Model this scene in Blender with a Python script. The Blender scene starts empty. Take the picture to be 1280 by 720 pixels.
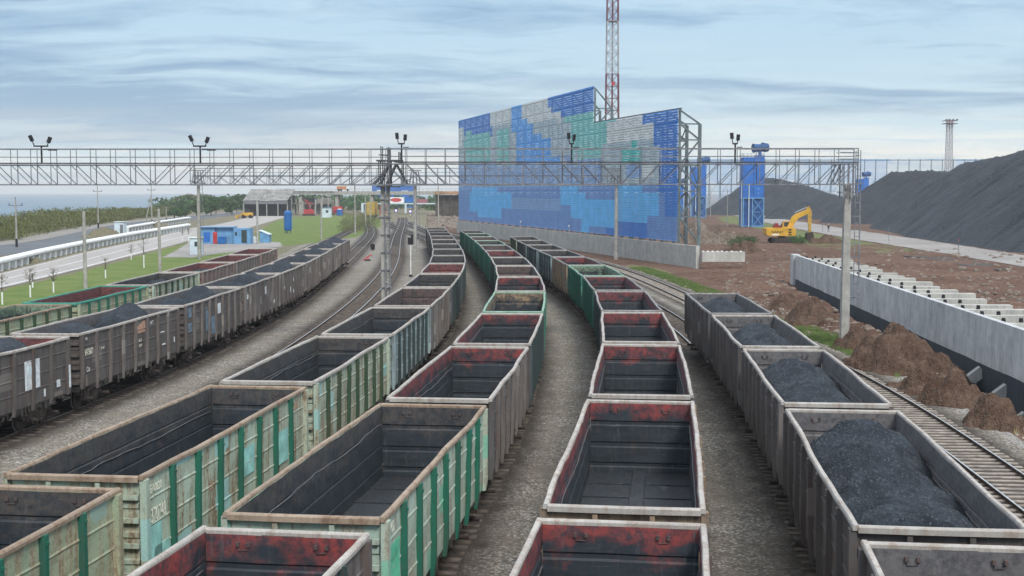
import bpy, bmesh, math, random
import numpy as np
from mathutils import Vector, Matrix, noise
R = math.radians
random.seed(7)
sc = bpy.context.scene
# ------------------------------------------------------------------ camera, world, sun, exposure
FPX, CAMZ = 1617.0, 9.70
PITCH = math.atan(120 / FPX)
cd = bpy.data.cameras.new('camera'); cam = bpy.data.objects.new('camera', cd); sc.collection.objects.link(cam)
cd.sensor_width = 36; cd.lens = FPX / 1280 * 36; cd.clip_start = .3; cd.clip_end = 30000
cam.location = (0, 0, CAMZ); cam.rotation_euler = (R(90) - PITCH, 0, 0); sc.camera = cam
SUN_EL, SUN_AZ = 45, 160            # azimuth clockwise from +Y (view direction): behind the camera, a little right
sd = bpy.data.lights.new('sun', 'SUN'); sd.energy = 1.5; sd.angle = R(14); sd.color = (1, .96, .9)
so = bpy.data.objects.new('sun', sd); sc.collection.objects.link(so)
dv = Vector((math.sin(R(SUN_AZ)) * math.cos(R(SUN_EL)), math.cos(R(SUN_AZ)) * math.cos(R(SUN_EL)), math.sin(R(SUN_EL))))
so.rotation_euler = dv.to_track_quat('Z', 'Y').to_euler(); so.location = dv * 200
sc.view_settings.view_transform = 'Standard'; sc.view_settings.look = 'None'; sc.view_settings.gamma = 1
sc.view_settings.exposure = 0.86
w = bpy.data.worlds.new('World'); sc.world = w; w.use_nodes = True
nt = w.node_tree; nt.nodes.clear()

class NT:
    def __init__(s, nt): s.nt = nt
    def n(s, t, inp=None, **kw):
        nd = s.nt.nodes.new(t)
        for k, v in kw.items(): setattr(nd, k, v)
        for k, v in (inp or {}).items():
            if hasattr(v, 'is_linked'): s.nt.links.new(v, nd.inputs[k])
            else: nd.inputs[k].default_value = v
        return nd
    def math(s, op, a, b=0.0, clamp=False): return s.n('ShaderNodeMath', {0: a, 1: b}, operation=op, use_clamp=clamp).outputs[0]
    def mix(s, f, a, b, mode='MIX'):
        a = (*a, 1) if isinstance(a, tuple) and len(a) == 3 else a
        b = (*b, 1) if isinstance(b, tuple) and len(b) == 3 else b
        return s.n('ShaderNodeMix', {0: f, 6: a, 7: b}, data_type='RGBA', blend_type=mode).outputs[2]
    def noise(s, vec, scale, detail=4, rough=.55, dist=0.0):
        return s.n('ShaderNodeTexNoise', {'Vector': vec, 'Scale': scale, 'Detail': detail, 'Roughness': rough, 'Distortion': dist}).outputs[0]
    def ramp(s, f, lo, hi, a=0.0, b=1.0):
        return s.n('ShaderNodeMapRange', {0: f, 1: lo, 2: hi, 3: a, 4: b}).outputs[0]
    def mapping(s, vec, scale=(1, 1, 1), loc=(0, 0, 0)):
        return s.n('ShaderNodeMapping', {0: vec, 1: loc, 3: scale}).outputs[0]

k = NT(nt)
sky = k.n('ShaderNodeTexSky', sky_type='NISHITA', sun_disc=False, sun_elevation=R(SUN_EL), sun_rotation=R(SUN_AZ), dust_density=1.5)
tc = k.n('ShaderNodeTexCoord').outputs['Generated']
sep = k.n('ShaderNodeSeparateXYZ', {0: tc})
zz = k.math('MAXIMUM', sep.outputs[2], 0.0)
den = k.math('ADD', zz, 0.085)
u = k.math('DIVIDE', sep.outputs[0], den); v = k.math('DIVIDE', sep.outputs[1], den)
pv = k.n('ShaderNodeCombineXYZ', {0: u, 1: v, 2: 0.0}).outputs[0]
wp_ = k.n('ShaderNodeTexNoise', {'Vector': pv, 'Scale': .8, 'Detail': 3.0}).outputs[1]
pw = k.n('ShaderNodeVectorMath', {0: pv, 1: k.n('ShaderNodeVectorMath', {0: wp_, 3: .9}, operation='SCALE').outputs[0]}, operation='ADD').outputs[0]
c1 = k.noise(k.mapping(pw, (.50, .95, 1), (3.9, 1.2, 0)), .62, 5, .5, .3)
c2 = k.noise(k.mapping(pw, (.45, 1.1, 1), (8.2, 4.4, 0)), 1.6, 6, .6, .6)
c3 = k.noise(k.mapping(pw, (.8, 1.5, 1), (1.0, 9.4, 0)), 3.4, 6, .65, .5)
dark = k.math('ADD', k.math('MULTIPLY', c1, .58), k.math('ADD', k.math('MULTIPLY', c2, .28), k.math('MULTIPLY', c3, .14)))
dark = k.math('ADD', dark, k.math('MULTIPLY', k.math('SUBTRACT', -.02, sep.outputs[0]), .11))
dk = k.ramp(dark, .45, .545)
pale = k.mix(k.ramp(zz, .02, .22), (.40, .52, .59), (.265, .41, .56))
band = k.mix(k.ramp(zz, .02, .2), (.20, .305, .42), (.115, .215, .375))
cl = k.mix(k.math('MULTIPLY', dk, .92), pale, band)
wl = k.ramp(k.noise(k.mapping(pw, (.4, 1.0, 1), (5, 2.2, 0)), 1.1, 6, .6, .5), .5, .66)
cl = k.mix(k.math('MULTIPLY', wl, .45), cl, (.43, .54, .60))
lowb = k.math('MULTIPLY', k.math('MULTIPLY', k.ramp(zz, .065, .02), k.ramp(c2, .40, .56, .25, 1.0)), k.ramp(sep.outputs[0], -.35, .3, .6, 1.0))
cl = k.mix(lowb, cl, (.72, .70, .63))
cl = k.mix(1.0, cl, (.90, .89, .88), 'MULTIPLY')
cl = k.mix(k.ramp(zz, .24, .6), cl, (.74, .80, .88))
cl = k.mix(1.0, cl, (9.5, 9.5, 9.5), 'MULTIPLY')
fin = k.mix(.93, sky.outputs[0], cl)
bg = k.n('ShaderNodeBackground', {0: fin, 1: .1})
k.n('ShaderNodeOutputWorld', {0: bg.outputs[0]})

# ------------------------------------------------------------------ layout helpers
def ray(px, py):
    cx, cy = (px - 640) / FPX, -(py - 360) / FPX
    c, s = math.cos(PITCH), math.sin(PITCH)
    return Vector((cx, c + s * cy, -s + c * cy))
def G(px, py, z=0.0):
    d = ray(px, py); t = (z - CAMZ) / d.z
    return Vector((d.x * t, d.y * t, z))
def AT(px, py, Y):
    d = ray(px, py); t = Y / d.y
    return Vector((d.x * t, Y, CAMZ + d.z * t))
def PX(p):
    c, s = math.cos(PITCH), math.sin(PITCH)
    x, y, z = p[0], p[1], p[2] - CAMZ
    dep = y * c - z * s; up = y * s + z * c
    return 640 + x / dep * FPX, 360 - up / dep * FPX

col = bpy.data.collections.new('yard'); sc.collection.children.link(col)
class MB:
    def __init__(s): s.v = []; s.f = []; s.m = []
    def add(s, vs, fs, m=0):
        o = len(s.v); s.v += [tuple(p) for p in vs]
        for f in fs: s.f.append([o + i for i in f]); s.m.append(m)
        return s
    def box(s, a, b, m=0, M=None):
        x0, y0, z0 = a; x1, y1, z1 = b
        vs = [Vector(p) for p in ((x0,y0,z0),(x1,y0,z0),(x1,y1,z0),(x0,y1,z0),(x0,y0,z1),(x1,y0,z1),(x1,y1,z1),(x0,y1,z1))]
        if M is not None: vs = [M @ p for p in vs]
        return s.add(vs, [(0,3,2,1),(4,5,6,7),(0,1,5,4),(1,2,6,5),(2,3,7,6),(3,0,4,7)], m)
    def bar(s, p, q, w=.1, h=None, m=0, n=4, r2=None):
        p, q = Vector(p), Vector(q); d = q - p
        if d.length < 1e-6: return s
        z = d.normalized(); up = Vector((0, 0, 1)) if abs(z.z) < .95 else Vector((0, 1, 0))
        x = up.cross(z).normalized(); y = z.cross(x)
        h = w if h is None else h; r2 = 1 if r2 is None else r2
        vs = []
        for c, sc_ in ((p, 1), (q, r2)):
            for i in range(n):
                a = 2 * math.pi * (i + .5) / n; rr = .7071 if n == 4 else .5
                vs.append(c + x * math.cos(a) * w * rr * sc_ + y * math.sin(a) * h * rr * sc_)
        fs = [(i, (i + 1) % n, n + (i + 1) % n, n + i) for i in range(n)] + [tuple(range(n))[::-1], tuple(range(n, 2 * n))]
        return s.add(vs, fs, m)
    def tube(s, pts, w, n=8, m=0):
        for a, b in zip(pts, pts[1:]): s.bar(a, b, w, m=m, n=n)
        return s
    def build(s, name, mats, parent=None, smooth=False, loc=None):
        me = bpy.data.meshes.new(name); me.from_pydata(s.v, [], s.f); 
        for mm in (mats if isinstance(mats, (list, tuple)) else [mats]): me.materials.append(mm)
        me.polygons.foreach_set('material_index', s.m)
        if smooth: me.polygons.foreach_set('use_smooth', [True] * len(s.f))
        me.update()
        o = bpy.data.objects.new(name, me); col.objects.link(o)
        if parent is not None: o.parent = parent
        if loc is not None: o.location = loc
        return o
def empty(name, loc, rz=0):
    o = bpy.data.objects.new(name, None); col.objects.link(o); o.location = loc; o.rotation_euler = (0, 0, rz)
    o.empty_display_size = .2; return o
def tag(o, label=None, cat=None, group=None, kind=None):
    if label: o['label'] = label
    if cat: o['category'] = cat
    if group: o['group'] = group
    if kind: o['kind'] = kind
    return o
def copy_tree(o, parent=None):
    c = o.copy(); col.objects.link(c); c.parent = parent
    for ch in o.children: copy_tree(ch, c)
    return c

# ------------------------------------------------------------------ materials
def newmat(name, rough=.8, metal=0.0, spec=.3):
    m = bpy.data.materials.new(name); m.use_nodes = True
    t = m.node_tree; b = t.nodes['Principled BSDF']
    b.inputs['Roughness'].default_value = rough; b.inputs['Metallic'].default_value = metal
    b.inputs['Specular IOR Level'].default_value = spec
    return m, NT(t), b
def worldvec(k): return k.n('ShaderNodeNewGeometry').outputs['Position']
def objvec(k, rnd=True):
    t = k.n('ShaderNodeTexCoord').outputs['Object']
    if not rnd: return t
    r = k.n('ShaderNodeObjectInfo').outputs['Random']
    off = k.n('ShaderNodeCombineXYZ', {0: k.math('MULTIPLY', r, 91.0), 1: k.math('MULTIPLY', r, 37.0), 2: 0.0}).outputs[0]
    return k.n('ShaderNodeVectorMath', {0: t, 1: off}, operation='ADD').outputs[0]
def simple(name, c, rough=.7, metal=0., var=.25, scale=1.5, spec=.3, bump=0.0, bscale=20, obj=True):
    m, k, b = newmat(name, rough, metal, spec)
    vec = objvec(k) if obj else worldvec(k)
    n = k.noise(vec, scale, 5, .6)
    d = tuple(x * (1 - var) for x in c); l = tuple(min(1, x * (1 + var)) for x in c)
    cc = k.mix(k.ramp(n, .35, .65), d, l)
    k.nt.links.new(cc, b.inputs[0])
    if bump:
        bn = k.n('ShaderNodeBump', {'Strength': bump, 'Distance': .05, 'Height': k.noise(vec, bscale, 4)})
        k.nt.links.new(bn.outputs[0], b.inputs['Normal'])
    return m
def paint(name, base, stain, rust=.35, patch=None, pamt=.0, rough=.75):
    """weathered painted steel: faded base, vertical runs, rust blooms and a few patched rectangles"""
    m, k, b = newmat(name, rough)
    ov = objvec(k)
    big = k.noise(ov, .7, 5, .6)
    runs = k.noise(k.mapping(ov, (3.2, 3.2, .35)), 1.3, 6, .65)
    fine = k.noise(ov, 9, 5, .7)
    c = k.mix(k.ramp(big, .35, .68), base, tuple(x * .72 for x in base))
    c = k.mix(k.math('MULTIPLY', k.ramp(runs, .43, .62), .85), c, stain)
    c = k.mix(k.math('MULTIPLY', k.ramp(k.math('ADD', k.math('MULTIPLY', fine, .5), k.math('MULTIPLY', runs, .5)), .50, .60), rust), c, (.12, .055, .032))
    if patch:
        br = k.n('ShaderNodeTexVoronoi', {'Vector': k.mapping(ov, (.72, .01, 1.1)), 'Scale': 1.0}, distance='CHEBYCHEV', feature='F1')
        sepc = k.n('ShaderNodeSeparateColor', {0: br.outputs['Color']})
        msk = k.math('MULTIPLY', k.math('LESS_THAN', sepc.outputs[0], pamt), k.math('LESS_THAN', br.outputs['Distance'], .36))
        c = k.mix(k.math('MULTIPLY', msk, .8), c, patch)
    dust = k.ramp(k.noise(ov, 28, 3, .8), .4, .75, 0, .35)
    c = k.mix(dust, c, (.06, .058, .055))
    k.nt.links.new(c, b.inputs[0])
    bn = k.n('ShaderNodeBump', {'Strength': .35, 'Distance': .02, 'Height': k.noise(ov, 2.2, 5, .6)})
    k.nt.links.new(bn.outputs[0], b.inputs['Normal'])
    return m
def interior(name, top, amt=1.0, low=2.45, dust=(.017, .024, .031)):
    """inside of a wagon: coal-blackened plate with the old paint left towards the rim"""
    m, k, b = newmat(name, .62, 0, .4)
    ov = k.n('ShaderNodeTexCoord').outputs['Object']; rv = objvec(k)
    z = k.n('ShaderNodeSeparateXYZ', {0: ov}).outputs[2]
    n = k.noise(k.mapping(rv, (1, 1, 1.6)), 1.3, 6, .65)
    zz = k.math('ADD', z, k.math('MULTIPLY', k.math('SUBTRACT', n, .5), 2.9))
    msk = k.math('MULTIPLY', k.ramp(zz, low, low + .65), amt)
    n2 = k.noise(rv, 6, 6, .7)
    msk = k.math('MULTIPLY', msk, k.ramp(n2, .38, .58, .15, 1))
    d = k.mix(k.ramp(k.noise(k.mapping(rv, (.4, .4, 3)), 2.2, 5, .6), .35, .7), dust, tuple(x * 1.7 for x in dust))
    d = k.mix(k.ramp(k.noise(rv, 3.3, 6, .75), .56, .7, 0, .5), d, (.10, .075, .06))
    c = k.mix(msk, d, top)
    vr = k.noise(k.mapping(rv, (4, 4, .4)), 1.6, 6, .7)
    c = k.mix(k.ramp(vr, .54, .72, 0, .45), c, (.075, .05, .038))
    c = k.mix(k.ramp(k.noise(k.mapping(rv, (3, 3, .3)), 3.1, 5, .7), .56, .72, 0, .5), c, (.12, .125, .13))
    sc_ = k.ramp(k.noise(k.mapping(rv, (.5, .5, 9)), 3.0, 3, .6), .66, .74, 0, .4)
    c = k.mix(sc_, c, (.22, .23, .24))
    k.nt.links.new(c, b.inputs[0])
    bn = k.n('ShaderNodeBump', {'Strength': .5, 'Distance': .03, 'Height': k.noise(rv, 2.6, 5, .6)})
    k.nt.links.new(bn.outputs[0], b.inputs['Normal'])
    return m
EXT = {
 'pale_green': paint('pale_green_paint', (.46, .56, .45), (.36, .29, .18), .7, (.33, .58, .55), .28),
 'mint': paint('mint_green_paint', (.44, .56, .47), (.40, .38, .29), .5, (.20, .50, .36), .3),
 'olive_green': paint('olive_green_paint', (.36, .44, .30), (.42, .34, .22), .55, (.30, .42, .36), .2),
 'blue_grey': paint('faded_blue_paint', (.33, .43, .45), (.15, .19, .20), .35, (.38, .46, .47), .3),
 'teal': paint('teal_paint', (.035, .20, .15), (.06, .12, .10), .4, (.10, .33, .25), .25),
 'green': paint('strong_green_paint', (.05, .24, .15), (.05, .12, .08), .3, (.2, .45, .3), .2),
 'grey': paint('grey_steel_paint', (.13, .125, .125), (.065, .06, .06), .3, (.17, .17, .175), .2),
 'brown_grey': paint('brown_grey_paint', (.125, .112, .106), (.065, .058, .055), .4, (.19, .165, .15), .2),
 'warm_grey': paint('warm_grey_paint', (.19, .17, .16), (.10, .088, .083), .35, (.26, .24, .22), .2),
 'tan': paint('rusty_tan_paint', (.36, .26, .17), (.13, .11, .09), .6, (.2, .25, .2), .15),
 'pinkish': paint('dusty_pink_paint', (.24, .17, .155), (.14, .10, .09), .4, (.3, .25, .24), .15),
 'dark_slate': paint('dark_slate_paint', (.075, .09, .095), (.04, .045, .048), .25, (.15, .17, .17), .15),
}
POST = {'dark_teal': paint('teal_rib_paint', (.012, .15, .095), (.02, .10, .07), .15),
        'dark_green': paint('dark_green_rib_paint', (.035, .085, .045), (.05, .07, .04), .3),
        'slate': paint('slate_rib_paint', (.03, .055, .055), (.03, .05, .05), .2)}
INT = {
 'dark': interior('coal_black_inside', (.11, .09, .075), .6),
 'red': interior('red_inside', (.29, .052, .046), .95, 2.78),
 'deepred': interior('deep_red_inside', (.20, .055, .05), 1.0, 1.9),
 'green': interior('green_inside', (.22, .31, .20), 1.0, 2.6),
 'tan': interior('tan_inside', (.34, .24, .14), .9, 2.65),
 'brown': interior('brown_inside', (.13, .085, .075), .9, 2.0),
 'grey': interior('grey_inside', (.16, .15, .15), .8, 1.6, (.05, .051, .056)),
}
RIM = {
 'pale': paint('pale_worn_rim', (.50, .47, .43), (.38, .32, .27), .25, rough=.65),
 'tan': paint('tan_worn_rim', (.40, .31, .23), (.30, .21, .14), .5, rough=.65),
 'green': paint('green_worn_rim', (.34, .48, .38), (.2, .4, .28), .25, rough=.65),
 'teal': paint('teal_rim', (.04, .30, .22), (.10, .34, .26), .2, rough=.65),
 'grey': paint('grey_worn_rim', (.36, .35, .34), (.24, .22, .20), .3, rough=.65),
}
M_under = simple('oily_black_undergear', (.030, .028, .028), .8, var=.5, scale=4)
M_latch = simple('muddy_latch_steel', (.055, .048, .043), .85, var=.5, scale=5)
M_wheel = simple('wheel_steel', (.06, .05, .045), .6, .3, .3, 6)
M_bogie = simple('rusty_bogie', (.085, .065, .055), .8, 0, .4, 5)
M_floor = interior('wagon_floor_plate', (.05, .05, .05), .5, 0.0, (.010, .016, .023))
M_white = simple('flaking_white_paint', (.62, .65, .66), .7, var=.25, scale=5)
M_cream = simple('cream_lettering', (.80, .78, .64), .7, var=.15, scale=14)
M_orangep = simple('pale_orange_sticker', (.45, .27, .18), .7, var=.3, scale=5)
M_steel = simple('dark_galvanised_steel', (.19, .195, .21), .6, .3, .35, 3)
M_dsteel = simple('black_steel', (.02, .022, .026), .6, .2, .3, 3)
M_grating = simple('rusted_walkway_steel', (.085, .075, .075), .8, .1, .35, 2)
M_conc = simple('weathered_concrete', (.36, .36, .34), .9, var=.22, scale=1.2, bump=.3, bscale=8)
M_concp = simple('concrete_pole', (.33, .32, .29), .9, var=.2, scale=1.6)
M_coal_rail = simple('rail_web_rust', (.075, .05, .038), .8, .2, .3, 6)
M_railtop = simple('polished_rail_top', (.62, .60, .58), .32, .75, .15, 3)
M_sleeper = simple('timber_sleeper', (.115, .095, .08), .95, var=.5, scale=2.2, bump=.4)
M_psleeper = simple('dusty_pale_sleeper', (.27, .235, .20), .95, var=.4, scale=2.2, bump=.4)
M_blue = simple('tower_blue_paint', (.02, .13, .44), .5, var=.18, scale=.5)
M_blued = simple('deep_blue_recess', (.012, .06, .19), .6, var=.3, scale=.5)
M_lblue = simple('pale_blue_sheet', (.13, .30, .50), .6, var=.2, scale=1)
M_tank = simple('tank_blue', (.015, .12, .36), .45, var=.15, scale=1)
M_paleblue = simple('white_blue_hut', (.55, .64, .68), .7, var=.12, scale=1)
M_wht = simple('white_paint', (.72, .73, .71), .7, var=.12, scale=1.2)
M_glass = simple('dark_window_glass', (.03, .045, .05), .15, var=.2, spec=.6)
M_red = simple('signal_red_paint', (.45, .04, .04), .6, var=.25, scale=1)
M_mred = simple('mast_red_paint', (.15, .055, .065), .6, var=.25, scale=1)
M_mwht = simple('mast_white_paint', (.36, .36, .38), .6, var=.2, scale=1)
M_yel = simple('excavator_yellow', (.58, .33, .035), .5, var=.15, scale=1.2)
M_track = simple('muddy_track', (.05, .04, .035), .9, var=.4, scale=5)
M_orange = simple('orange_panel', (.50, .22, .10), .6, var=.2, scale=1)
M_roof = simple('grey_sheet_roof', (.22, .215, .20), .8, var=.35, scale=.5)
M_skin = simple('skin', (.45, .28, .2), .6, var=.05)
M_cloth = simple('dark_work_clothes', (.03, .035, .045), .9, var=.2)
M_helmet = simple('white_helmet', (.7, .7, .7), .4, var=.03)
M_cap = simple('black_rubber_cap', (.012, .012, .014), .7, var=.2)
M_wood = simple('old_board', (.25, .19, .13), .9, var=.3, scale=4)

def gravel(name, a, b_, dark, scale=13, stain=None, bump=.8):
    m, k, b = newmat(name, .95, 0, .2)
    p = worldvec(k)
    vo = k.n('ShaderNodeTexVoronoi', {'Vector': p, 'Scale': scale})
    s = k.n('ShaderNodeSeparateColor', {0: vo.outputs['Color']})
    c = k.mix(s.outputs[0], a, b_)
    c = k.mix(k.math('MULTIPLY', k.math('GREATER_THAN', s.outputs[1], .9), .6), c, tuple(min(.6, x * 1.9) for x in b_))
    c = k.mix(k.ramp(vo.outputs['Distance'], .35, .62, 0, .75), c, dark)
    c = k.mix(k.ramp(k.noise(p, .35, 6, .65), .42, .62, 0, .8), c, stain or dark)
    c = k.mix(k.ramp(k.noise(p, .9, 6, .75), .55, .68, 0, .6), c, (.05, .045, .042))
    c = k.mix(k.ramp(k.noise(p, 2.2, 5, .7), .5, .7, 0, .45), c, tuple(x * .6 for x in a))
    k.nt.links.new(c, b.inputs[0])
    bn = k.n('ShaderNodeBump', {'Strength': bump, 'Distance': .04, 'Height': k.math('ADD', k.math('MULTIPLY', vo.outputs['Distance'], -1), k.noise(p, 5, 4))})
    k.nt.links.new(bn.outputs[0], b.inputs['Normal'])
    return m, k, b, c
M_ballast = gravel('yard_ballast', (.20, .18, .152), (.54, .50, .42), (.075, .066, .058), 10, (.20, .175, .14))[0]
M_pgrav = gravel('pale_gravel', (.26, .25, .23), (.46, .44, .41), (.12, .11, .10), 10, (.25, .23, .2))[0]
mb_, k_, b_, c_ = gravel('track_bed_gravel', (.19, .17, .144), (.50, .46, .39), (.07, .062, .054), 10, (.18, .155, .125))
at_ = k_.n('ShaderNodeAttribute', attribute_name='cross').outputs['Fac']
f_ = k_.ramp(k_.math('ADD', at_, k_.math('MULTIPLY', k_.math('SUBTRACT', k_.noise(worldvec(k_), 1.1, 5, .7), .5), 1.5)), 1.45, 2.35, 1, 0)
c2_ = k_.mix(k_.math('MULTIPLY', f_, .86), c_, (.034, .027, .023))  # dark middle: coal dust, spread wider as a painted contact shadow beside wagons
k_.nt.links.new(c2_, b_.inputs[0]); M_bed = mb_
def soil(name, a, b__, c__, sc1=.25, sc2=3.0, bump=.8, extra=None):
    m, k, b = newmat(name, .95, 0, .15)
    p = worldvec(k)
    c = k.mix(k.ramp(k.noise(p, sc1, 6, .65), .35, .65), a, b__)
    c = k.mix(k.ramp(k.noise(p, sc2, 6, .75), .5, .68, 0, .8), c, c__)
    vo = k.n('ShaderNodeTexVoronoi', {'Vector': p, 'Scale': sc2 * 3.2})
    s = k.n('ShaderNodeSeparateColor', {0: vo.outputs['Color']})
    if extra: c = k.mix(k.math('MULTIPLY', k.math('GREATER_THAN', s.outputs[0], .93), .35), c, extra)
    k.nt.links.new(c, b.inputs[0])
    bn = k.n('ShaderNodeBump', {'Strength': bump, 'Distance': .12, 'Height': k.math('ADD', k.noise(p, sc2, 6, .7), k.math('MULTIPLY', vo.outputs['Distance'], -.6))})
    k.nt.links.new(bn.outputs[0], b.inputs['Normal'])
    return m
M_dirt = soil('reddish_brown_dirt', (.095, .050, .033), (.16, .096, .067), (.045, .027, .020), .07, 1.1, 1, (.26, .23, .2))
M_heap = soil('dug_earth', (.085, .050, .034), (.15, .098, .07), (.04, .026, .02), .8, 4, 1, (.22, .18, .15))
M_left = soil('coastal_soil', (.15, .14, .09), (.20, .17, .12), (.10, .11, .05), .06, .5, .4)
M_grass = soil('lawn_grass', (.085, .15, .03), (.165, .20, .058), (.17, .155, .085), .22, 1.4, .9)
M_grass2 = soil('verge_grass', (.085, .13, .035), (.15, .155, .065), (.15, .12, .075), .09, .8, .7)
M_road = soil('dusty_road', (.33, .31, .29), (.38, .36, .34), (.29, .27, .25), .05, .6, .1)
M_coalroad = soil('grey_dust_road', (.25, .235, .22), (.33, .31, .29), (.18, .17, .165), .08, .6, .1)
M_asph = soil('asphalt_road', (.115, .125, .14), (.15, .16, .17), (.09, .10, .11), .1, 1, .1)
M_line = simple('road_line_paint', (.62, .62, .60), .8, var=.15, scale=.4, obj=False)
M_litter = soil('coal_litter', (.06, .06, .065), (.10, .095, .09), (.04, .04, .045), .2, 2, .5)

def coal_mat(name, a, b__, sx=1.0, bump=1.0, sc=1.0, glint=.7):
    m, k, b = newmat(name, .75, 0, .35)
    p = worldvec(k)
    c = k.mix(k.ramp(k.noise(p, .9 * sc, 6, .7), .35, .68), a, b__)
    vo = k.n('ShaderNodeTexVoronoi', {'Vector': p, 'Scale': 16.0 * sc})
    s = k.n('ShaderNodeSeparateColor', {0: vo.outputs['Color']})
    c = k.mix(k.math('MULTIPLY', s.outputs[0], .5), c, tuple(x * .35 for x in a))
    c = k.mix(k.math('MULTIPLY', k.math('GREATER_THAN', s.outputs[1], .93), glint), c, (.11, .13, .15))  # random paler cells: specular speckle put into the colour
    k.nt.links.new(c, b.inputs[0])
    bn = k.n('ShaderNodeBump', {'Strength': bump, 'Distance': .08 / sc, 'Height': k.math('ADD', k.noise(p, 7 * sc, 6, .75), k.math('MULTIPLY', vo.outputs['Distance'], -.7))})
    k.nt.links.new(bn.outputs[0], b.inputs['Normal'])
    return m
M_coal = coal_mat('wagon_coal', (.014, .020, .028), (.046, .060, .078), bump=.9, sc=1.6, glint=.5)
M_pile = coal_mat('stockpile_coal', (.015, .021, .029), (.038, .050, .064), bump=.45, sc=.12, glint=.12)

def streak_conc(name, a, b__, streak, dens=.55):
    m, k, b = newmat(name, .9, 0, .2)
    p = k.n('ShaderNodeTexCoord').outputs['Object']
    n1 = k.math('ADD', k.math('MULTIPLY', k.noise(k.mapping(p, (.8, .8, .16)), 1.4, 6, .7), .5), k.math('MULTIPLY', k.noise(p, 1.1, 6, .7), .5))
    c = k.mix(k.ramp(n1, .35, .62), a, b__)
    n2 = k.noise(k.mapping(p, (5, 5, .22)), 1.4, 5, .7)
    c = k.mix(k.ramp(n2, dens, dens + .14, 0, .65), c, streak)
    c = k.mix(k.ramp(k.noise(p, .5, 5, .6), .5, .7, 0, .4), c, tuple(x * .75 for x in a))
    k.nt.links.new(c, b.inputs[0])
    bn = k.n('ShaderNodeBump', {'Strength': .2, 'Distance': .03, 'Height': k.noise(p, 6, 5)})
    k.nt.links.new(bn.outputs[0], b.inputs['Normal'])
    return m
M_wallc = streak_conc('board_marked_concrete', (.33, .345, .35), (.60, .61, .60), (.23, .24, .25), .54)
M_wallf = streak_conc('fence_concrete', (.34, .335, .31), (.53, .52, .475), (.21, .20, .18))
M_bitu = streak_conc('bitumen_coating', (.032, .042, .055), (.05, .062, .078), (.11, .125, .14), .60)

# ------------------------------------------------------------------ terrain
def lerp(a, b, t): return a + (b - a) * t
WALL_F = G(988, 352); WALL_F = Vector((AT(995, 320, 6.7 * FPX / 79).x, 6.7 * FPX / 79 , 0))      # far end of the new wall
WALL_N = Vector((AT(1280, 412, 62.5).x, 62.5, 0))
WD = (WALL_N - WALL_F).normalized(); WN = Vector((WD.y, -WD.x, 0))      # WN: towards the railway side
if WN.x > 0: WN = -WN
WALL_END = WALL_F + WD * 120
def trench(x, y):
    p = Vector((x, y, 0)) - WALL_F; a = p.dot(WD); s = p.dot(WN)
    if a < -6 or a > 130: return 0
    e = min(1, max(0, (a + 3) / 14))
    if s < -.2: return 0.0
    t7 = float(np.interp(y, [30, 60, 80, 111, 150, 200], [16.0, 17.4, 17.4, 15.6, 13.6, 8.5]))
    if x < t7 + 4.2: return 0
    cr = float(np.interp(y, [55, 66, 78, 95, 125, 150], [0, .15, .6, .95, .8, .2])) * (1 + .5 * noise.noise(Vector((x * .3, y * .22, 5))))
    edge_ = (WALL_F + WD * a).x - t7 - 4.2
    if s < 1.0: return -1.35 * e
    if s < 2.8: return lerp(-1.35 * e, cr, (s - 1.0) / 1.8)
    return cr * max(0, 1 - (s - 2.8) / max(.5, edge_ - 2.8))
def axis(parts):
    r = []
    for a, b, n in parts: r += list(np.linspace(a, b, n, endpoint=False))
    return r + [parts[-1][1]]
xs = axis([(-160, -60, 6), (-60, 16, 8), (16, 40, 84), (40, 75, 40), (75, 120, 10), (120, 6000, 10)])
ys = axis([(-60, 30, 3), (30, 170, 290), (170, 290, 70), (290, 700, 10), (700, 9000, 10)])
mb = MB()
def shore_x(y):
    return np.interp(y, [-60, 60, 200, 260, 400, 600, 1000, 9000], [-95, -100, -125, -150, -178, -205, -150, 900])
rows = []
for y in ys:
    row = [(shore_x(y) - 6, y, -3.5), (shore_x(y), y, -.4)]
    for x in xs:
        xx = max(x, shore_x(y) + .5 + .001 * (x + 200))
        z = trench(xx, y) if 14 < xx < 40 else 0
        t7 = float(np.interp(y, [30, 60, 80, 111, 150, 200, 260], [16.0, 17.4, 17.4, 15.6, 15, 24, 30]))
        am = min(1, max(0, (xx - t7 - 5.0) / 2)) * min(1, max(0, (92 - xx) / 20)) * (1 if y < 240 else 0) * min(1, max(0, (y - 28) / 20))
        if xx > 60 and y < 260: am *= max(0, min(1, (68 + (y - 170) * .06 - xx) / 6))
        if am > 0:
            q = Vector((xx, y, 1)); z += am * (.22 * noise.noise(q * .16) + .20 * noise.noise(q * .55) + .13 * abs(noise.noise(q * 1.3)) + .08 * noise.noise(q * 2.6))
        row.append((xx, y, z))
    rows.append(row)
W_ = len(rows[0])
for r in rows: mb.v += r
for j in range(len(rows) - 1):
    for i in range(W_ - 1):
        mb.f.append([j * W_ + i, j * W_ + i + 1, (j + 1) * W_ + i + 1, (j + 1) * W_ + i])
        mb.m.append(1 if rows[j][i][0] < -30 else 0)
tag(mb.build('ground', [M_dirt, M_left]), 'bare earth under the whole yard and works', kind='structure')
m, k, b = newmat('sea_water', .25, 0, .5)
p = worldvec(k); 
k.nt.links.new(k.mix(k.ramp(k.noise(k.mapping(p, (.02, .08, 1)), .4, 5, .6), .35, .65), (.055, .105, .14), (.10, .16, .20)), b.inputs[0])
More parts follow.
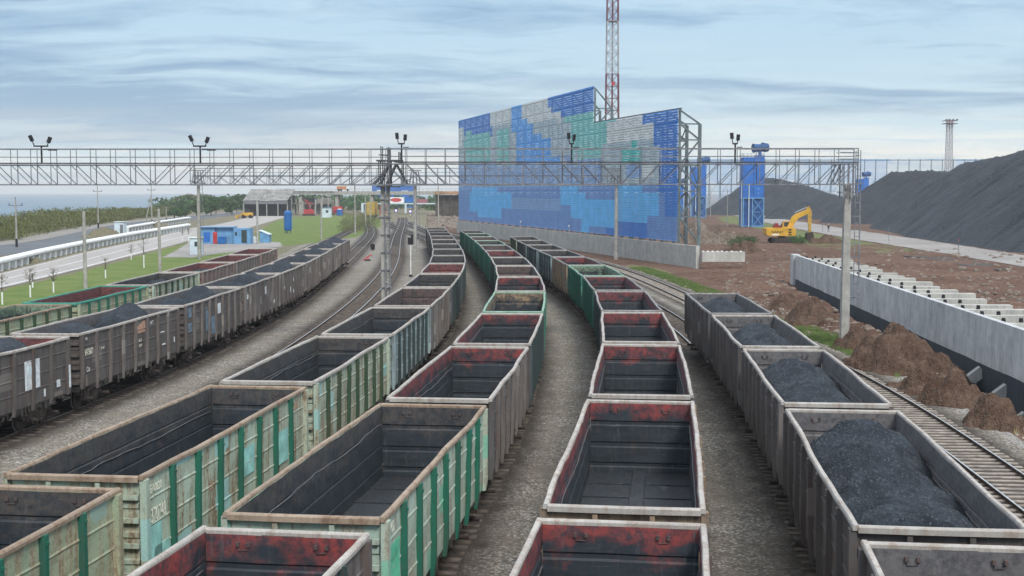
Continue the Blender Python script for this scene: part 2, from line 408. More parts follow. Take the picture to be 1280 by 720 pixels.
bn = k.n('ShaderNodeBump', {'Strength': .5, 'Distance': .4, 'Height': k.noise(k.mapping(p, (.5, 1, 1)), .5, 5, .6)}); k.nt.links.new(bn.outputs[0], b.inputs['Normal'])
MB().add([(-9000, -60, -2), (1000, -60, -2), (1000, 9000, -2), (-9000, 9000, -2)], [(0, 1, 2, 3)]).build('sea', m)['kind'] = 'structure'

def sheet(name, pts, z, mat, jit=.4, step=1.5, label=None):
    out = []
    n = len(pts)
    for i in range(n):
        a, b = Vector(pts[i][:2]), Vector(pts[(i + 1) % n][:2]); c = max(1, int((b - a).length / step))
        c = min(c, 120)
        nrm = Vector((-(b - a).y, (b - a).x)).normalized()
        for q in range(c):
            p = a.lerp(b, q / c); j = jit * (noise.noise(Vector((p.x * .7, p.y * .7, 3))) + .6 * noise.noise(Vector((p.x * 2.3, p.y * 2.3, 7))))
            out.append(p + nrm * j)
    bm = bmesh.new(); vs = [bm.verts.new((p.x, p.y, z)) for p in out]
    es = [bm.edges.new((vs[i], vs[(i + 1) % len(vs)])) for i in range(len(vs))]
    bmesh.ops.triangle_fill(bm, use_beauty=True, use_dissolve=False, edges=es)
    for f in bm.faces:
        if f.normal.z < 0: f.normal_flip()
    me = bpy.data.meshes.new(name); bm.to_mesh(me); bm.free(); me.materials.append(mat)
    o = bpy.data.objects.new(name, me); col.objects.link(o); o['kind'] = 'structure'
    if label: o['label'] = label
    return o

# ------------------------------------------------------------------ track centre lines
TOPZ = 3.70
def ctr(pix, extra_far=(), near=None):
    P = [G(x, y, TOPZ) for x, y in pix]
    P = [(p.x, p.y) for p in P]
    P.sort(key=lambda q: q[1])
    a = P[0]; b = next(q for q in P if q[1] > a[1] + 10)
    sl = (b[0] - a[0]) / (b[1] - a[1])
    nr = near if near else (a[0] - sl * 1.12 * (a[1] - 6), 6.0)
    P = [(nr[0] - (a[0] - nr[0]) / (a[1] - nr[1]) * 16, nr[1] - 16), nr] + P + list(extra_far)
    return P
class Track:
    def __init__(s, P, deg=6):
        Y = np.array([p[1] for p in P]); X = np.array([p[0] for p in P])
        s.y0, s.y1 = Y.min(), Y.max()
        # smooth: penalised least squares on a 4 m grid
        g = np.arange(s.y0, s.y1 + 4, 4.0); n = len(g); A = np.zeros((len(Y), n))
        for i, y in enumerate(Y):
            t = (y - g[0]) / 4.0; j = min(int(t), n - 2); A[i, j] = 1 - (t - j); A[i, j + 1] = t - j
        D = np.diff(np.eye(n), 3, axis=0)
        wt = np.diag(1 / (1 + (Y / 60) ** 2))
        s.g = g; s.x = np.linalg.solve(A.T @ wt @ A + 6.0 * D.T @ D, A.T @ wt @ X)
        yy = np.arange(s.y0, s.y1, .25); xx = np.interp(yy, g, s.x)
        s.yy, s.xx = yy, xx; s.s = np.concatenate([[0], np.cumsum(np.hypot(np.diff(xx), np.diff(yy)))])
    def at(s, q): return Vector((float(np.interp(q, s.s, s.xx)), float(np.interp(q, s.s, s.yy)), 0))
    def sof(s, y): return float(np.interp(y, s.yy, s.s))
    def X(s, y): return float(np.interp(y, s.yy, s.xx))
T5 = Track(ctr([(779,630),(800,492),(800.5,426),(789,387),(773,361.5),(754,343),(731,330),(710.5,320),(692,312.5),(676,306),(664,301),(655,296.5)], [(-3, 225), (-15, 292), (-33, 430)]))
T4 = Track(ctr([(363,652),(381,640),(540.5,502),(606.5,437),(638,391.5),(649.5,365),(649,346.5),(643,332),(634,321.5),(626,313),(617,306.5),(608.5,300),(602.5,296),(596.5,292.5)], [(-17.5, 292), (-36, 430)]))
T3 = Track(ctr([(92.5,590),(325,479),(335,474),(439.5,420),(444,416.5),(500,383),(532.5,358),(550,341),(559,327.5),(560.5,318),(559,309),(555.5,304),(554,298),(551,293),(547.5,289),(544.5,285),(541.5,281)], [(-23, 300), (-41, 430)]))
T6 = Track(ctr([(1176,657),(1053,511),(982,438),(935,397.5),(895,369)], [(12.0, 97), (10.2, 130), (6.3, 172), (-1, 225), (-14.5, 292), (-32.5, 430)]))
def shift(pts, dx): return [(x + dx, y) for x, y in pts]
t2r = [(104,415),(228,382),(305,357),(354,340),(384,328),(403,317.5),(420,308),(431,302.5),(447,292.5)]
T2 = Track(ctr([((a - .5 * 3.16 * FPX / G(a, b, TOPZ).y), b) for a, b in t2r], [(-30, 270), (-38.5, 350), (-50, 430)], near=(-24.6, 15)))
t1r = [(0,400),(97,378),(190,355),(257,338),(300,325),(331,315.6),(351,308)]
T1 = Track(ctr([((a - .5 * 3.16 * FPX / G(a, b, TOPZ).y), b) for a, b in t1r], [(-31.5, 190), (-36, 250), (-48, 400)], near=(-30.0, 15)))
def gz(x, y): p = G(x, y, .2); return (p.x, p.y)
a1 = gz(483, 340); a2 = gz(506, 270); a3 = gz(494, 310)
TA = Track([(-19.3, 10), (-16.2, 30), (-13.6, 60), gz(415, 405)] + [a1, a3, (gz(499, 290)), (a2[0], min(a2[1], 500))])
T7 = Track([(14.2, 6), (14.9, 20), (gz(1280, 595)[0] - .76, gz(1280, 595)[1]), (gz(1206, 543)[0] - .76, gz(1206, 543)[1]), (gz(1136, 500)[0] - .76, gz(1136, 500)[1]), (17.4, 80), (gz(861, 372)[0], gz(861, 372)[1]), (gz(784, 340)[0], gz(784, 340)[1]), (9, 190), (.5, 230), (-14, 292), (-32, 430)])

bedn = [0]
def build_track(T, y0, y1, mats, sl_to=230):
    root_mb = MB(); bedn[0] += 1
    offs = [-2.62, -2.52, -1.5, 0, 1.5, 2.52, 2.62]; e_ = bedn[0] * .0012; hz = [-.02, .008 + e_, .02 + e_, .03, .02 + e_, .008 + e_, -.02]
    s0, s1 = T.sof(y0), T.sof(y1); q = s0; st = []
    while q < s1:
        p = T.at(q); d = (T.at(q + .5) - T.at(q - .5)).normalized(); n = Vector((d.y, -d.x, 0)); st.append((p, d, n)); q += 2.0
    cross = []
    for p, d, n in st:
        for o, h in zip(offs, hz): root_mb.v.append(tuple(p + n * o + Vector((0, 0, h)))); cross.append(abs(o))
    for j in range(len(st) - 1):
        for i in range(6):
            root_mb.f.append([j * 7 + i, j * 7 + i + 1, (j + 1) * 7 + i + 1, (j + 1) * 7 + i]); root_mb.m.append(0)
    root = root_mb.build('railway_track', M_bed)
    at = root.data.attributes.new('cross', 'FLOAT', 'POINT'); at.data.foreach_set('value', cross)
    root['kind'] = 'structure'
    for sg in (-1, 1):
        r = MB(); prof = [(-.06, .045), (-.01, .06), (-.015, .15), (-.036, .16), (-.034, .2), (.034, .2), (.036, .16), (.015, .15), (.01, .06), (.06, .045)]
        for p, d, n in st:
            for o, h in prof: r.v.append(tuple(p + n * (sg * .796 + o) + Vector((0, 0, h))))
        L = len(prof)
        for j in range(len(st) - 1):
            for i in range(L - 1):
                r.f.append([j * L + i, (j + 1) * L + i, (j + 1) * L + i + 1, j * L + i + 1]); r.m.append(1 if i == 4 else 0)
        r.build('rail', [M_coal_rail, M_railtop], root)
    sm = MB(); q = s0; s2 = min(s1, T.sof(sl_to))
    while q < s2:
        p = T.at(q); d = (T.at(q + .5) - T.at(q - .5)).normalized(); a = math.atan2(d.y, d.x) + random.uniform(-.02, .02)
        M = Matrix.Translation(p + Vector((0, 0, random.uniform(-.015, .005)))) @ Matrix.Rotation(a, 4, 'Z')
        e = random.uniform(-.06, .06)
        sm.box((-.12, -1.36 + e, -.05), (.12, 1.36 + e, .068), 0, M); q += .58
    tag(sm.build('sleeper', mats, root), kind='stuff')
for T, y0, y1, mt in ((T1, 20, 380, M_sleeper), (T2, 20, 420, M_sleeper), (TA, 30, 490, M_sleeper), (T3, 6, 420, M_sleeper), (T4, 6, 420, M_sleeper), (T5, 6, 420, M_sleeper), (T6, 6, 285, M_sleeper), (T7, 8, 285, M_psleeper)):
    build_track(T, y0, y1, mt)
# yard ballast sheet
YL = [(T1.X(y) - 3.4, y) for y in range(10, 400, 12)]; YR = [(T7.X(y) + 2.2, y) for y in range(390, 8, -8)]
sheet('ballast', YL + YR, .004, M_ballast, .5, 2.0)
GV = [(T7.X(y) + 1.6, y) for y in range(12, 115, 6)] + [(T7.X(y) + 3.2 + .3 * math.sin(y), y) for y in range(114, 8, -6)]
sheet('gravel_verge', GV, .012, M_pgrav, .3, 1.0)
def GP(*p): return [(G(x, y).x, G(x, y).y) for x, y in p]
# right side: grass verge and works road
sheet('grass_verge', GP((896,272),(915,270),(960,279),(1000,288),(1060,299),(1140,312),(1128,317),(1060,315),(1010,308),(1003,300),(960,288),(905,278)), .02, M_grass2, 1.6, 3)
sheet('works_road', GP((902,263),(960,271),(1060,286.5),(1180,304),(1300,322.5),(1420,340),(1420,354),(1300,337),(1180,317),(1060,298),(1000,287),(940,275),(897,264.5)), .06, M_coalroad, .5, 3)
sheet('coal_litter', GP((1120,318),(1150,317),(1200,324),(1260,334),(1255,338),(1200,331)), .035, M_litter, 1.2, 3)
# left side
sheet('lawn', GP((-60,395),(0,363),(110,338),(200,313),(236,303),(262,307),(330,304),(300,320),(215,342),(90,378),(0,402),(-60,420)), .02, M_grass, .8, 2.5)
sheet('far_lawn', GP((318,293),(345,276),(360,272),(430,268),(470,272),(486,280),(447,296),(400,303),(350,308),(325,306)), .02, M_grass, 1.2, 3)
sheet('dusty_yard', GP((205,322),(236,303),(300,300),(350,303),(352,309),(305,313),(240,322)), .03, M_coalroad, .8, 2)
rd_low = [(-60,376),(0,361),(100,337),(200,311),(245,299),(290,291),(345,275),(365,269)]
rd_up = [(365,264),(320,270),(270,281),(235,286),(200,295),(100,317),(0,342),(-60,357)]
sheet('coast_road', GP(*rd_low, *rd_up), .05, M_road, .25, 4)
def strip(name, pix, wd, z, mat):
    P = [G(x, y) for x, y in pix]; mbx = MB()
    for i, p in enumerate(P):
        d = (P[min(i + 1, len(P) - 1)] - P[max(i - 1, 0)]).normalized(); n = Vector((d.y, -d.x, 0))
        mbx.v += [tuple(p + n * wd / 2 + Vector((0, 0, z))), tuple(p - n * wd / 2 + Vector((0, 0, z)))]
    for i in range(len(P) - 1): mbx.f.append([2 * i, 2 * i + 1, 2 * i + 3, 2 * i + 2]); mbx.m.append(0)
    o = mbx.build(name, mat); o['kind'] = 'structure'; return o
strip('road_line', [(-60,374),(0,359.3),(60,345),(110,333),(170,317),(200,309.5)], .35, .07, M_line)
strip('road_line', [(-60,366),(0,351),(100,327),(150,314),(200,303),(240,293)], .25, .07, M_line)
strip('road_line', [(-60,359.5),(0,344),(100,319),(200,297),(235,288)], .22, .07, M_line)
sheet('shore_road', GP((-60,334),(0,320),(40,314),(90,303),(150,290),(215,278.5),(300,268),(300,264.5),(215,272),(150,279),(110,285),(70,293),(0,306),(-60,313)), .03, M_asph, .4, 4)
strip('gravel_shoulder', [(-60,312),(0,305),(35,300),(70,293),(110,284.5),(150,278.6),(215,271.8),(300,264.3)], 6, .07, M_pgrav)

# ------------------------------------------------------------------ haze
def haze():
    m = bpy.data.materials.new('air'); m.use_nodes = True; t = m.node_tree; t.nodes.clear(); k = NT(t)
    vol = k.n('ShaderNodeVolumePrincipled', {'Color': (1, 1, 1, 1), 'Density': HAZE, 'Anisotropy': 0.0})
    o = k.n('ShaderNodeOutputMaterial'); t.links.new(vol.outputs[0], o.inputs['Volume'])
    x = MB().box((-9100, -120, -4.6), (6200, 9200, 75)).build('haze', m); x['kind'] = 'stuff'
    tag(x, 'thin coastal haze and coal dust in the air')
HAZE = .0002
haze()

# ------------------------------------------------------------------ wagons
HL = 6.40
STX = list(np.linspace(-HL + .05, HL - .05, 17))
def make_variant(vi):
    rnd = random.Random(40 + vi)
    ph = [rnd.uniform(0, 6.3) for _ in range(6)]; am = [rnd.uniform(.3, 1) for _ in range(6)]
    def bulge(x, sg):
        o = 0 if sg > 0 else 3
        e = max(0, 1 - (x / HL) ** 4)
        return e * (.035 * am[o] * math.sin(x * .55 + ph[o]) + .018 * am[o + 1] * math.sin(x * 1.25 + ph[o + 1]) + .006 * math.sin(x * 2.7 + ph[o + 2]) + .02)
    def lift(x, sg): return .012 * math.sin(x * .8 + ph[2 + (1 if sg > 0 else 0)]) + .005 * math.sin(x * 2.4 + ph[1])
    D = {}
    out = [(1.50, 1.12), (1.50, 1.66), (1.522, 1.70), (1.50, 1.74), (1.50, 2.24), (1.522, 2.28), (1.50, 2.32), (1.50, 2.82), (1.522, 2.86), (1.50, 2.90), (1.50, 3.40)]
    inn = [(1.44, 3.40), (1.44, 2.90), (1.462, 2.86), (1.44, 2.82), (1.44, 2.32), (1.462, 2.28), (1.44, 2.24), (1.44, 1.74), (1.462, 1.70), (1.44, 1.66), (1.44, 1.12)]
    prof = out + inn; L = len(prof)
    for sg, nm in ((1, 'sidep'), (-1, 'siden')):
        mb = MB()
        for x in STX:
            for (y, z) in prof:
                mb.v.append((x, sg * (y + bulge(x, sg) * max(0, (z - 1.2) / 2.2) ** 1.4 + .008 * math.sin(x * 4 + z * 5)), z))
        for j in range(len(STX) - 1):
            for i in range(L):
                a, b_, c, d = j * L + i, j * L + (i + 1) % L, (j + 1) * L + (i + 1) % L, (j + 1) * L + i
                mb.f.append([a, b_, c, d] if sg < 0 else [a, d, c, b_]); mb.m.append(0 if i < len(out) else 1)
        mb.f.append(list(range(L))); mb.m.append(0); mb.f.append([(len(STX) - 1) * L + i for i in range(L)]); mb.m.append(0)
        D[nm] = mb
        posts = []
        for i in range(9):
            x = -HL + .12 + i * (2 * HL - .24) / 8; pm = MB(); wd = .085 if 0 < i < 8 else .13
            bt = sg * 1.503; tp = sg * (1.503 + bulge(x, sg) * .97); o = sg * .115
            zb = rnd.uniform(.86, .93) if 0 < i < 8 else 1.05
            vs = []
            for (yb, z, oo) in ((bt, zb, .55), (bt, 1.35, 1), (tp, 3.37, 1)):
                vs += [(x - wd, yb - o * .2, z), (x - wd * .75, yb + o * oo, z), (x + wd * .75, yb + o * oo, z), (x + wd, yb - o * .2, z)]
            fs = []
            for q in (0, 4):
                for a in range(3): fs.append((q + a, q + a + 1, q + a + 5, q + a + 4))
            fs += [(0, 3, 2, 1), (8, 9, 10, 11)]
            pm.add(vs, fs); 
            if 0 < i < 8: pm.box((x - .03, min(tp + o * .9, tp + o * 1.25), 3.18), (x + .03, max(tp + o * .9, tp + o * 1.25), 3.24))
            posts.append(pm)
        D[nm + '_posts'] = posts
        lm = MB()
        x = -HL + .3
        while x < HL - .3:
            h = rnd.choice([.10, .18, .30, .38, .22]) * rnd.uniform(.8, 1.15); ww = rnd.uniform(.025, .07)
            y0 = 1.40 + rnd.uniform(-.05, .06)
            lm.box((x - ww, min(sg * y0, sg * (y0 + .06)), 1.14 - h), (x + ww, max(sg * y0, sg * (y0 + .06)), 1.15)); x += rnd.uniform(.14, .26)
        lm.box((-HL + .1, min(sg * 1.36, sg * 1.47), 1.04), (HL - .1, max(sg * 1.36, sg * 1.47), 1.13))
        D[nm + '_latch'] = lm
        sm = MB(); pts = []
        zc = rnd.uniform(2.55, 2.9)
        for x in np.linspace(-HL + .3, HL - .3, 34):
            pts.append((x, sg * (1.428 + bulge(x, sg) * max(0, (zc - 1.2) / 2.2) ** 1.4 - .01), zc + .03 * math.sin(x * 1.1 + ph[0]) + .03 * abs(math.sin(x * 2.1 + ph[3])) + rnd.uniform(-.012, .012)))
        sm.tube(pts, .028, 5); D[nm + '_seam'] = sm
    # rim: two long members (wavy) and two end members
    mb = MB(); sec = [(-.05, -.055), (.062, -.055), (.066, .015), (.045, .048), (-.035, .048), (-.052, .015)]
    for sg in (1, -1):
        o = len(mb.v); xsq = [-HL - .03] + STX[1:-1] + [HL + .03]
        for x in xsq:
            for dy, dz in sec: mb.v.append((x, sg * (1.50 + dy + bulge(x, sg)), 3.42 + dz + lift(x, sg)))
        for j in range(len(xsq) - 1):
            for i in range(6):
                a, b_ = o + j * 6 + i, o + j * 6 + (i + 1) % 6; q = [a, b_, b_ + 6, a + 6]
                mb.f.append(q if sg < 0 else q[::-1]); mb.m.append(0)
        mb.f.append([o + i for i in range(6)]); mb.m.append(0); mb.f.append([o + (len(xsq) - 1) * 6 + i for i in range(6)]); mb.m.append(0)
    for se in (1, -1):
        o = len(mb.v); ysq = np.linspace(-1.47, 1.47, 7)
        sag = rnd.uniform(-.03, .03)
        for y in ysq:
            for dy, dz in [(-.05, -.085), (.085, -.085), (.09, .02), (.07, .045), (-.035, .045), (-.055, .02)]:
                mb.v.append((se * (HL - .03 + dy + sag * math.cos(y)), y, 3.415 + dz))
        for j in range(6):
            for i in range(6):
                a, b_ = o + j * 6 + i, o + j * 6 + (i + 1) % 6; q = [a, b_, b_ + 6, a + 6]
                mb.f.append(q if se > 0 else q[::-1]); mb.m.append(0)
    D['rim'] = mb
    # end walls
    zp = [1.12, 1.50, 1.54, 1.62, 1.66, 2.08, 2.12, 2.22, 2.26, 2.72, 2.76, 2.84, 2.88, 3.38]; xp = [0, 0, .035, .035, 0, 0, .035, .035, 0, 0, .035, .035, 0, 0]
    ysq = np.linspace(-1.43, 1.43, 9)
    for se, nm in ((1, 'endp'), (-1, 'endn')):
        mb = MB()
        for th, side in ((0, 0), (-.05, 1)):
            o = len(mb.v)
            for z, xo in zip(zp, xp):
                for y in ysq:
                    mb.v.append((se * (HL - .07 + th + xo + .02 * math.sin(y * 2.2 + z * 2 + ph[4]) * math.cos(y * 1.05)), y, z))
            for j in range(len(zp) - 1):
                for i in range(8):
                    q = [o + j * 9 + i, o + j * 9 + i + 1, o + (j + 1) * 9 + i + 1, o + (j + 1) * 9 + i]
                    if (se > 0) == (side == 1): q = q[::-1]
                    mb.f.append(q); mb.m.append(side)
        for z in (1.3, 1.95, 2.5, 3.0):
            for a in (0,): mb.box(tuple(sorted((se * (HL - .03), se * (HL + .06)))[:1]) + (-1.45, z - .05), tuple(sorted((se * (HL - .03), se * (HL + .06)))[1:]) + (1.45, z + .05), 0)
        for y in (-.55, .55): mb.box((min(se * (HL - .02), se * (HL + .045)), y - .05, 1.1), (max(se * (HL - .02), se * (HL + .045)), y + .05, 3.3), 0)
        D[nm] = mb
        hk = []
        for yc in (-.75 + rnd.uniform(-.05, .05), .72):
            xx = se * (HL - .17)
            pts = [Vector((xx + se * .03, yc + q, 3.2 + w_)) for q, w_ in ((-.10, 0), (-.09, -.09), (.09, -.10), (.10, 0))]
            hm = MB(); hm.tube(pts, .018, 5)
            for e in (-.10, .10): hm.box((xx, yc + e - .03, 3.17), (xx + .06, yc + e + .03, 3.25))
            hk.append(hm)
        D[nm + '_hook'] = hk
    return D
def shared_parts():
    D = {}
    m = MB(); m.box((-HL + .08, -1.44, 1.30), (HL - .08, 1.44, 1.35))
    for i in range(7):
        x = -HL + .1 + (i + 1) * (2 * HL - .2) / 8; m.box((x - .06, -1.44, 1.35), (x + .06, 1.44, 1.385))
    m.box((-HL + .1, -.18, 1.352), (HL - .1, .18, 1.41)); D['floor'] = m
    m = MB(); m.box((-HL, -.22, .82), (HL, .22, 1.25)); 
    for i in range(9):
        x = -HL + .12 + i * (2 * HL - .24) / 8; m.box((x - .07, -1.42, 1.0), (x + .07, 1.42, 1.24))
    for sg in (-1, 1):
        for i in range(8):
            x = -HL + .25 + i * (2 * HL - .24) / 8
            m.add([(x, sg * .25, .86), (x + 1.3, sg * .25, .86), (x + 1.3, sg * 1.3, 1.22), (x, sg * 1.3, 1.22)], [(0, 1, 2, 3)])
    m.bar((-1.2, .7, .8), (1.0, .7, .8), .36, n=10); m.box((1.3, -.9, .55), (1.9, -.5, .95))
    D['under'] = m
    m = MB()
    for sg in (-1, 1):
        y = sg * 1.02; pr = [(-1.22, .42), (-1.22, .62), (-.7, .72), (-.35, .86), (.35, .86), (.7, .72), (1.22, .62), (1.22, .42), (.8, .44), (.45, .26), (-.45, .26), (-.8, .44)]
        n = len(pr); o = len(m.v)
        for yy in (y - .08, y + .08):
            for a, c in pr: m.v.append((a, yy, c))
        m.f.append([o + i for i in range(n)]); m.m.append(0); m.f.append([o + n + i for i in range(n)][::-1]); m.m.append(0)
        for i in range(n): m.f.append([o + i, o + (i + 1) % n, o + n + (i + 1) % n, o + n + i]); m.m.append(0)
        for x in (-.925, .925): m.bar((x, sg * .9, .475), (x, sg * 1.2, .475), .26, n=10)
        for e in (-.14, 0, .14): m.bar((e, y + sg * .1, .34), (e, y + sg * .1, .7), .11, n=8)
    m.box((-.22, -1.0, .45), (.22, 1.0, .8))
    D['bogie'] = m
    m = MB(); n = 22; rg = [(.02, .475, -.07), (.0, .475, .05), (0, .51, .06), (0, .51, .085)]
    for r, y in ((.12, -.09), (.47, -.085), (.475, .03), (.505, .04), (.505, .065), (.12, .07)):
        for i in range(n): a = 2 * math.pi * i / n; m.v.append((r * math.cos(a), y, r * math.sin(a)))
    for j in range(5):
        for i in range(n): m.f.append([j * n + i, j * n + (i + 1) % n, (j + 1) * n + (i + 1) % n, (j + 1) * n + i]); m.m.append(1 if j == 2 else 0)
    m.f.append(list(range(n))[::-1]); m.m.append(0); m.f.append([5 * n + i for i in range(n)]); m.m.append(0); m.bar((0, .05, 0), (0, -.75, 0), .16, n=8); D['wheel'] = m
    m = MB(); m.box((0, -.12, .84), (.42, .12, 1.08)); m.box((.36, -.2, .80), (.56, .14, 1.14)); m.bar((.1, .1, .9), (.3, .34, .35), .06, n=6); m.box((-.05, .10, .95), (.12, 1.45, 1.1)); D['coupler'] = m
    return D
SH = shared_parts()
def build_wagon_proto(vi, hooks):
    D = make_variant(vi)
    r = empty('gondola_wagon', (0, 0, 0))
    e, i_, rm, pm = EXT['grey'], INT['dark'], RIM['pale'], EXT['grey']
    for nm in ('sidep', 'siden'):
        D[nm].build('side_wall', [e, i_], r)
        for p in D[nm + '_posts']: p.build('rib', [pm], r)
        D[nm + '_latch'].build('hatch_latches', [M_latch], r)
        D[nm + '_seam'].build('wall_seam', [INT['grey']], r)
    for nm in ('endp', 'endn'):
        ew = D[nm].build('end_wall', [e, i_], r)
        for hm in D[nm + '_hook']: hm.build('hook', [INT['brown']], ew)
    D['rim'].build('top_rim', [rm], r)
    SH['floor'].build('floor', [M_floor], r)
    SH['under'].build('underframe', [M_under], r)
    for x in (-4.33, 4.33):
        b = SH['bogie'].build('bogie', [M_bogie], r); b.location = (x, 0, 0)
        for xx in (-.925, .925):
            for sg in (-1, 1):
                wv = SH['wheel'].build('wheel', [M_wheel, M_railtop], b); wv.location = (xx, sg * .79, .475); wv.rotation_euler = (0, 0, 0 if sg < 0 else math.pi)
                if sg < 0: wv.rotation_euler = (0, 0, 0)
    for a, rz in ((HL, 0), (-HL, math.pi)):
        c = SH['coupler'].build('coupler', [M_under], r); c.location = (a, 0, 0); c.rotation_euler = (0, 0, rz)
    return r
PROTO = [build_wagon_proto(i, True) for i in range(5)]
def share_mesh():
    pass
used_proto = set()
def slotmat(o, mats):
    for s_, m_ in zip(o.material_slots, mats):
        s_.link = 'OBJECT'; s_.material = m_
ORD = ['first', 'second', 'third', 'fourth', 'fifth', 'sixth', 'seventh', 'eighth', 'ninth', 'tenth', 'eleventh', 'twelfth', 'thirteenth', 'fourteenth', 'fifteenth', 'sixteenth']
GAP = .0
def place(T, s_mid, vi, ext, rib, inn, rim, label, group, flip=False):
    if vi not in used_proto: r = PROTO[vi]; used_proto.add(vi)
    else: r = copy_tree(PROTO_SRC[vi])
    a, b = T.at(s_mid - 4.33), T.at(s_mid + 4.33); mid = (a + b) / 2
    r.location = mid + Vector((0, 0, .2)); r.rotation_euler = (0, 0, math.atan2(b.y - a.y, b.x - a.x) + (math.pi if flip else 0))
    nrib = 0
    for o in r.children:
        nm = o.name.split('.')[0]
        if nm == 'rib':
            nrib += 1
            if (nrib - 1) % 9 in (0, 8): slotmat(o, [EXT[ext]]); continue
        if nm in ('side_wall', 'end_wall'): slotmat(o, [EXT[ext], INT[inn]])
        elif nm == 'rib': slotmat(o, [POST.get(rib) or EXT[{'grey': 'warm_grey', 'slate': 'slate'}.get(rib, rib)]])  # grey ribs take paler paint: rib highlights against shaded panels put in colour
        elif nm == 'top_rim': slotmat(o, [RIM[rim]])
    tag(r, label, 'freight wagon', group)
    return r
PROTO_SRC = {i: p for i, p in enumerate(PROTO)}
LOOK = {'pale_green': 'pale green', 'mint': 'mint green', 'olive_green': 'olive green', 'blue_grey': 'faded blue-grey', 'teal': 'teal green', 'green': 'strong green', 'grey': 'dark grey',
        'brown_grey': 'brown-grey', 'warm_grey': 'warm grey', 'tan': 'rusty tan', 'pinkish': 'dusty pink-brown', 'dark_slate': 'slate dark'}
INL = {'dark': 'black', 'red': 'red', 'deepred': 'deep red', 'green': 'green', 'tan': 'tan-stained', 'brown': 'brown', 'grey': 'grey'}

def coal_heap(name, r, vi, profile, res, amp, label, group, seed):
    """coal lying in one wagon; profile(x)->crown height along the wagon (metres above the floor), local x"""
    nx, ny = int(12.5 / res), int(2.84 / res); mb = MB(); rz = r.rotation_euler.z
    for i in range(nx + 1):
        x = -6.24 + 12.48 * i / nx
        for j in range(ny + 1):
            y = -1.425 + 2.85 * j / ny
            h = profile(x, y) + (.36 if 'right' in label else .14)
            p = Vector((x * .9, y * .9, seed * 7.1))
            h += .42 * (1 - abs(math.sin(x * 1.6 + .38 * y * y + seed + .8 * noise.noise(p * .7)))) * (1 - (y / 1.45) ** 2)
            h += amp * (.5 * noise.noise(p * 1.2) + .26 * noise.noise(p * 3.5) + .14 * noise.noise(p * 9) + (.12 * noise.noise(p * 24) if res < .08 else 0))
            mb.v.append((x, y, max(1.36 if 0 < j < ny and 0 < i < nx else 1.33, 1.36 + h)))
    for i in range(nx):
        for j in range(ny): a = i * (ny + 1) + j; mb.f.append([a, a + ny + 1, a + ny + 2, a + 1]); mb.m.append(0)
    o = mb.build(name, M_coal, smooth=res < .2); o.location = r.location; o.rotation_euler = r.rotation_euler
    tag(o, label, 'coal', group); return o

def heaps(cs, side=0.0):
    """a few overlapping dumped cones: (x, height, half length)"""
    def f(x, y):
        h = -9
        for cx, hh, ln in cs:
            d = abs(x - cx) / ln
            h = max(h, hh * (1 - .8 * d ** 1.7) * (1 - .32 * abs((y - side) / 1.42) ** 2) if d < 1.5 else -9)
        return max(h, .02 + .1 * noise.noise(Vector((x, y, 4))))
    return f
PIT = 13.92
def train(T, y_near_px, n, specs, tname, group, coal=None, cgroup=None, cname=None, first=0, res0=.1):
    """y_near_px: world Y of the near end of wagon index `first`; specs: list of (ext, rib, inn, rim)"""
    s0 = T.sof(y_near_px); out = []
    for i in range(n):
        sp = specs[min(i, len(specs) - 1)]
        s_mid = s0 + (i - first) * PIT + HL
        if s_mid - 5 < 0: continue
        ext, rib, inn, rim = sp
        q = '' if inn in ('dark', 'grey') or coal else f' {INL[inn]}-lined'
        lab = f"{LOOK[ext]}{q} open wagon, {ORD[i]} from the camera in the {tname}"
        r = place(T, s_mid, (i * 3 + len(tname)) % 5, ext, rib, inn, rim, lab, group, flip=False)
        out.append(r)
        if coal and i < len(coal) and coal[i] is not None:
            yd = r.location.y
            res = .045 if yd < 35 else .08 if yd < 60 else .16 if yd < 110 else .3
            coal_heap('coal_load', r, 0, heaps(coal[i]), res, .28, f"dark coal heaped in the {ORD[i]} wagon from the camera of the {cname}", cgroup, i + len(tname))
    return out
Y = lambda x, y: G(x, y, TOPZ).y
W3 = train(T3, Y(92, 591), 15, [('olive_green', 'dark_teal', 'dark', 'tan'), ('pale_green', 'dark_teal', 'dark', 'tan'), ('pale_green', 'dark_green', 'dark', 'pale'), ('blue_grey', 'slate', 'dark', 'pale'),
    ('grey', 'grey', 'brown', 'pale'), ('dark_slate', 'slate', 'dark', 'pale'), ('dark_slate', 'slate', 'deepred', 'pale'), ('grey', 'grey', 'dark', 'grey'), ('grey', 'grey', 'dark', 'grey'), ('dark_slate', 'slate', 'dark', 'grey'),
    ('grey', 'grey', 'dark', 'grey'), ('dark_slate', 'slate', 'brown', 'grey'), ('grey', 'grey', 'dark', 'grey'), ('grey', 'grey', 'dark', 'grey'), ('dark_slate', 'slate', 'dark', 'grey')], 'train beside the pylon', 'empty wagons of the train beside the pylon', first=1)
W4 = train(T4, Y(381, 641), 14, [('warm_grey', 'slate', 'red', 'pale'), ('mint', 'dark_teal', 'dark', 'tan'), ('grey', 'grey', 'red', 'pale'), ('dark_slate', 'slate', 'red', 'pale'), ('green', 'teal', 'tan', 'green'),
    ('dark_slate', 'slate', 'red', 'pale'), ('teal', 'slate', 'brown', 'pale'), ('teal', 'slate', 'dark', 'pale'), ('teal', 'dark_teal', 'red', 'grey'), ('teal', 'dark_teal', 'brown', 'grey'),
    ('teal', 'dark_teal', 'dark', 'green'), ('teal', 'dark_teal', 'brown', 'grey'), ('green', 'dark_teal', 'dark', 'green'), ('green', 'dark_teal', 'dark', 'grey')], 'middle left empty train', 'empty wagons of the middle left train', first=1)
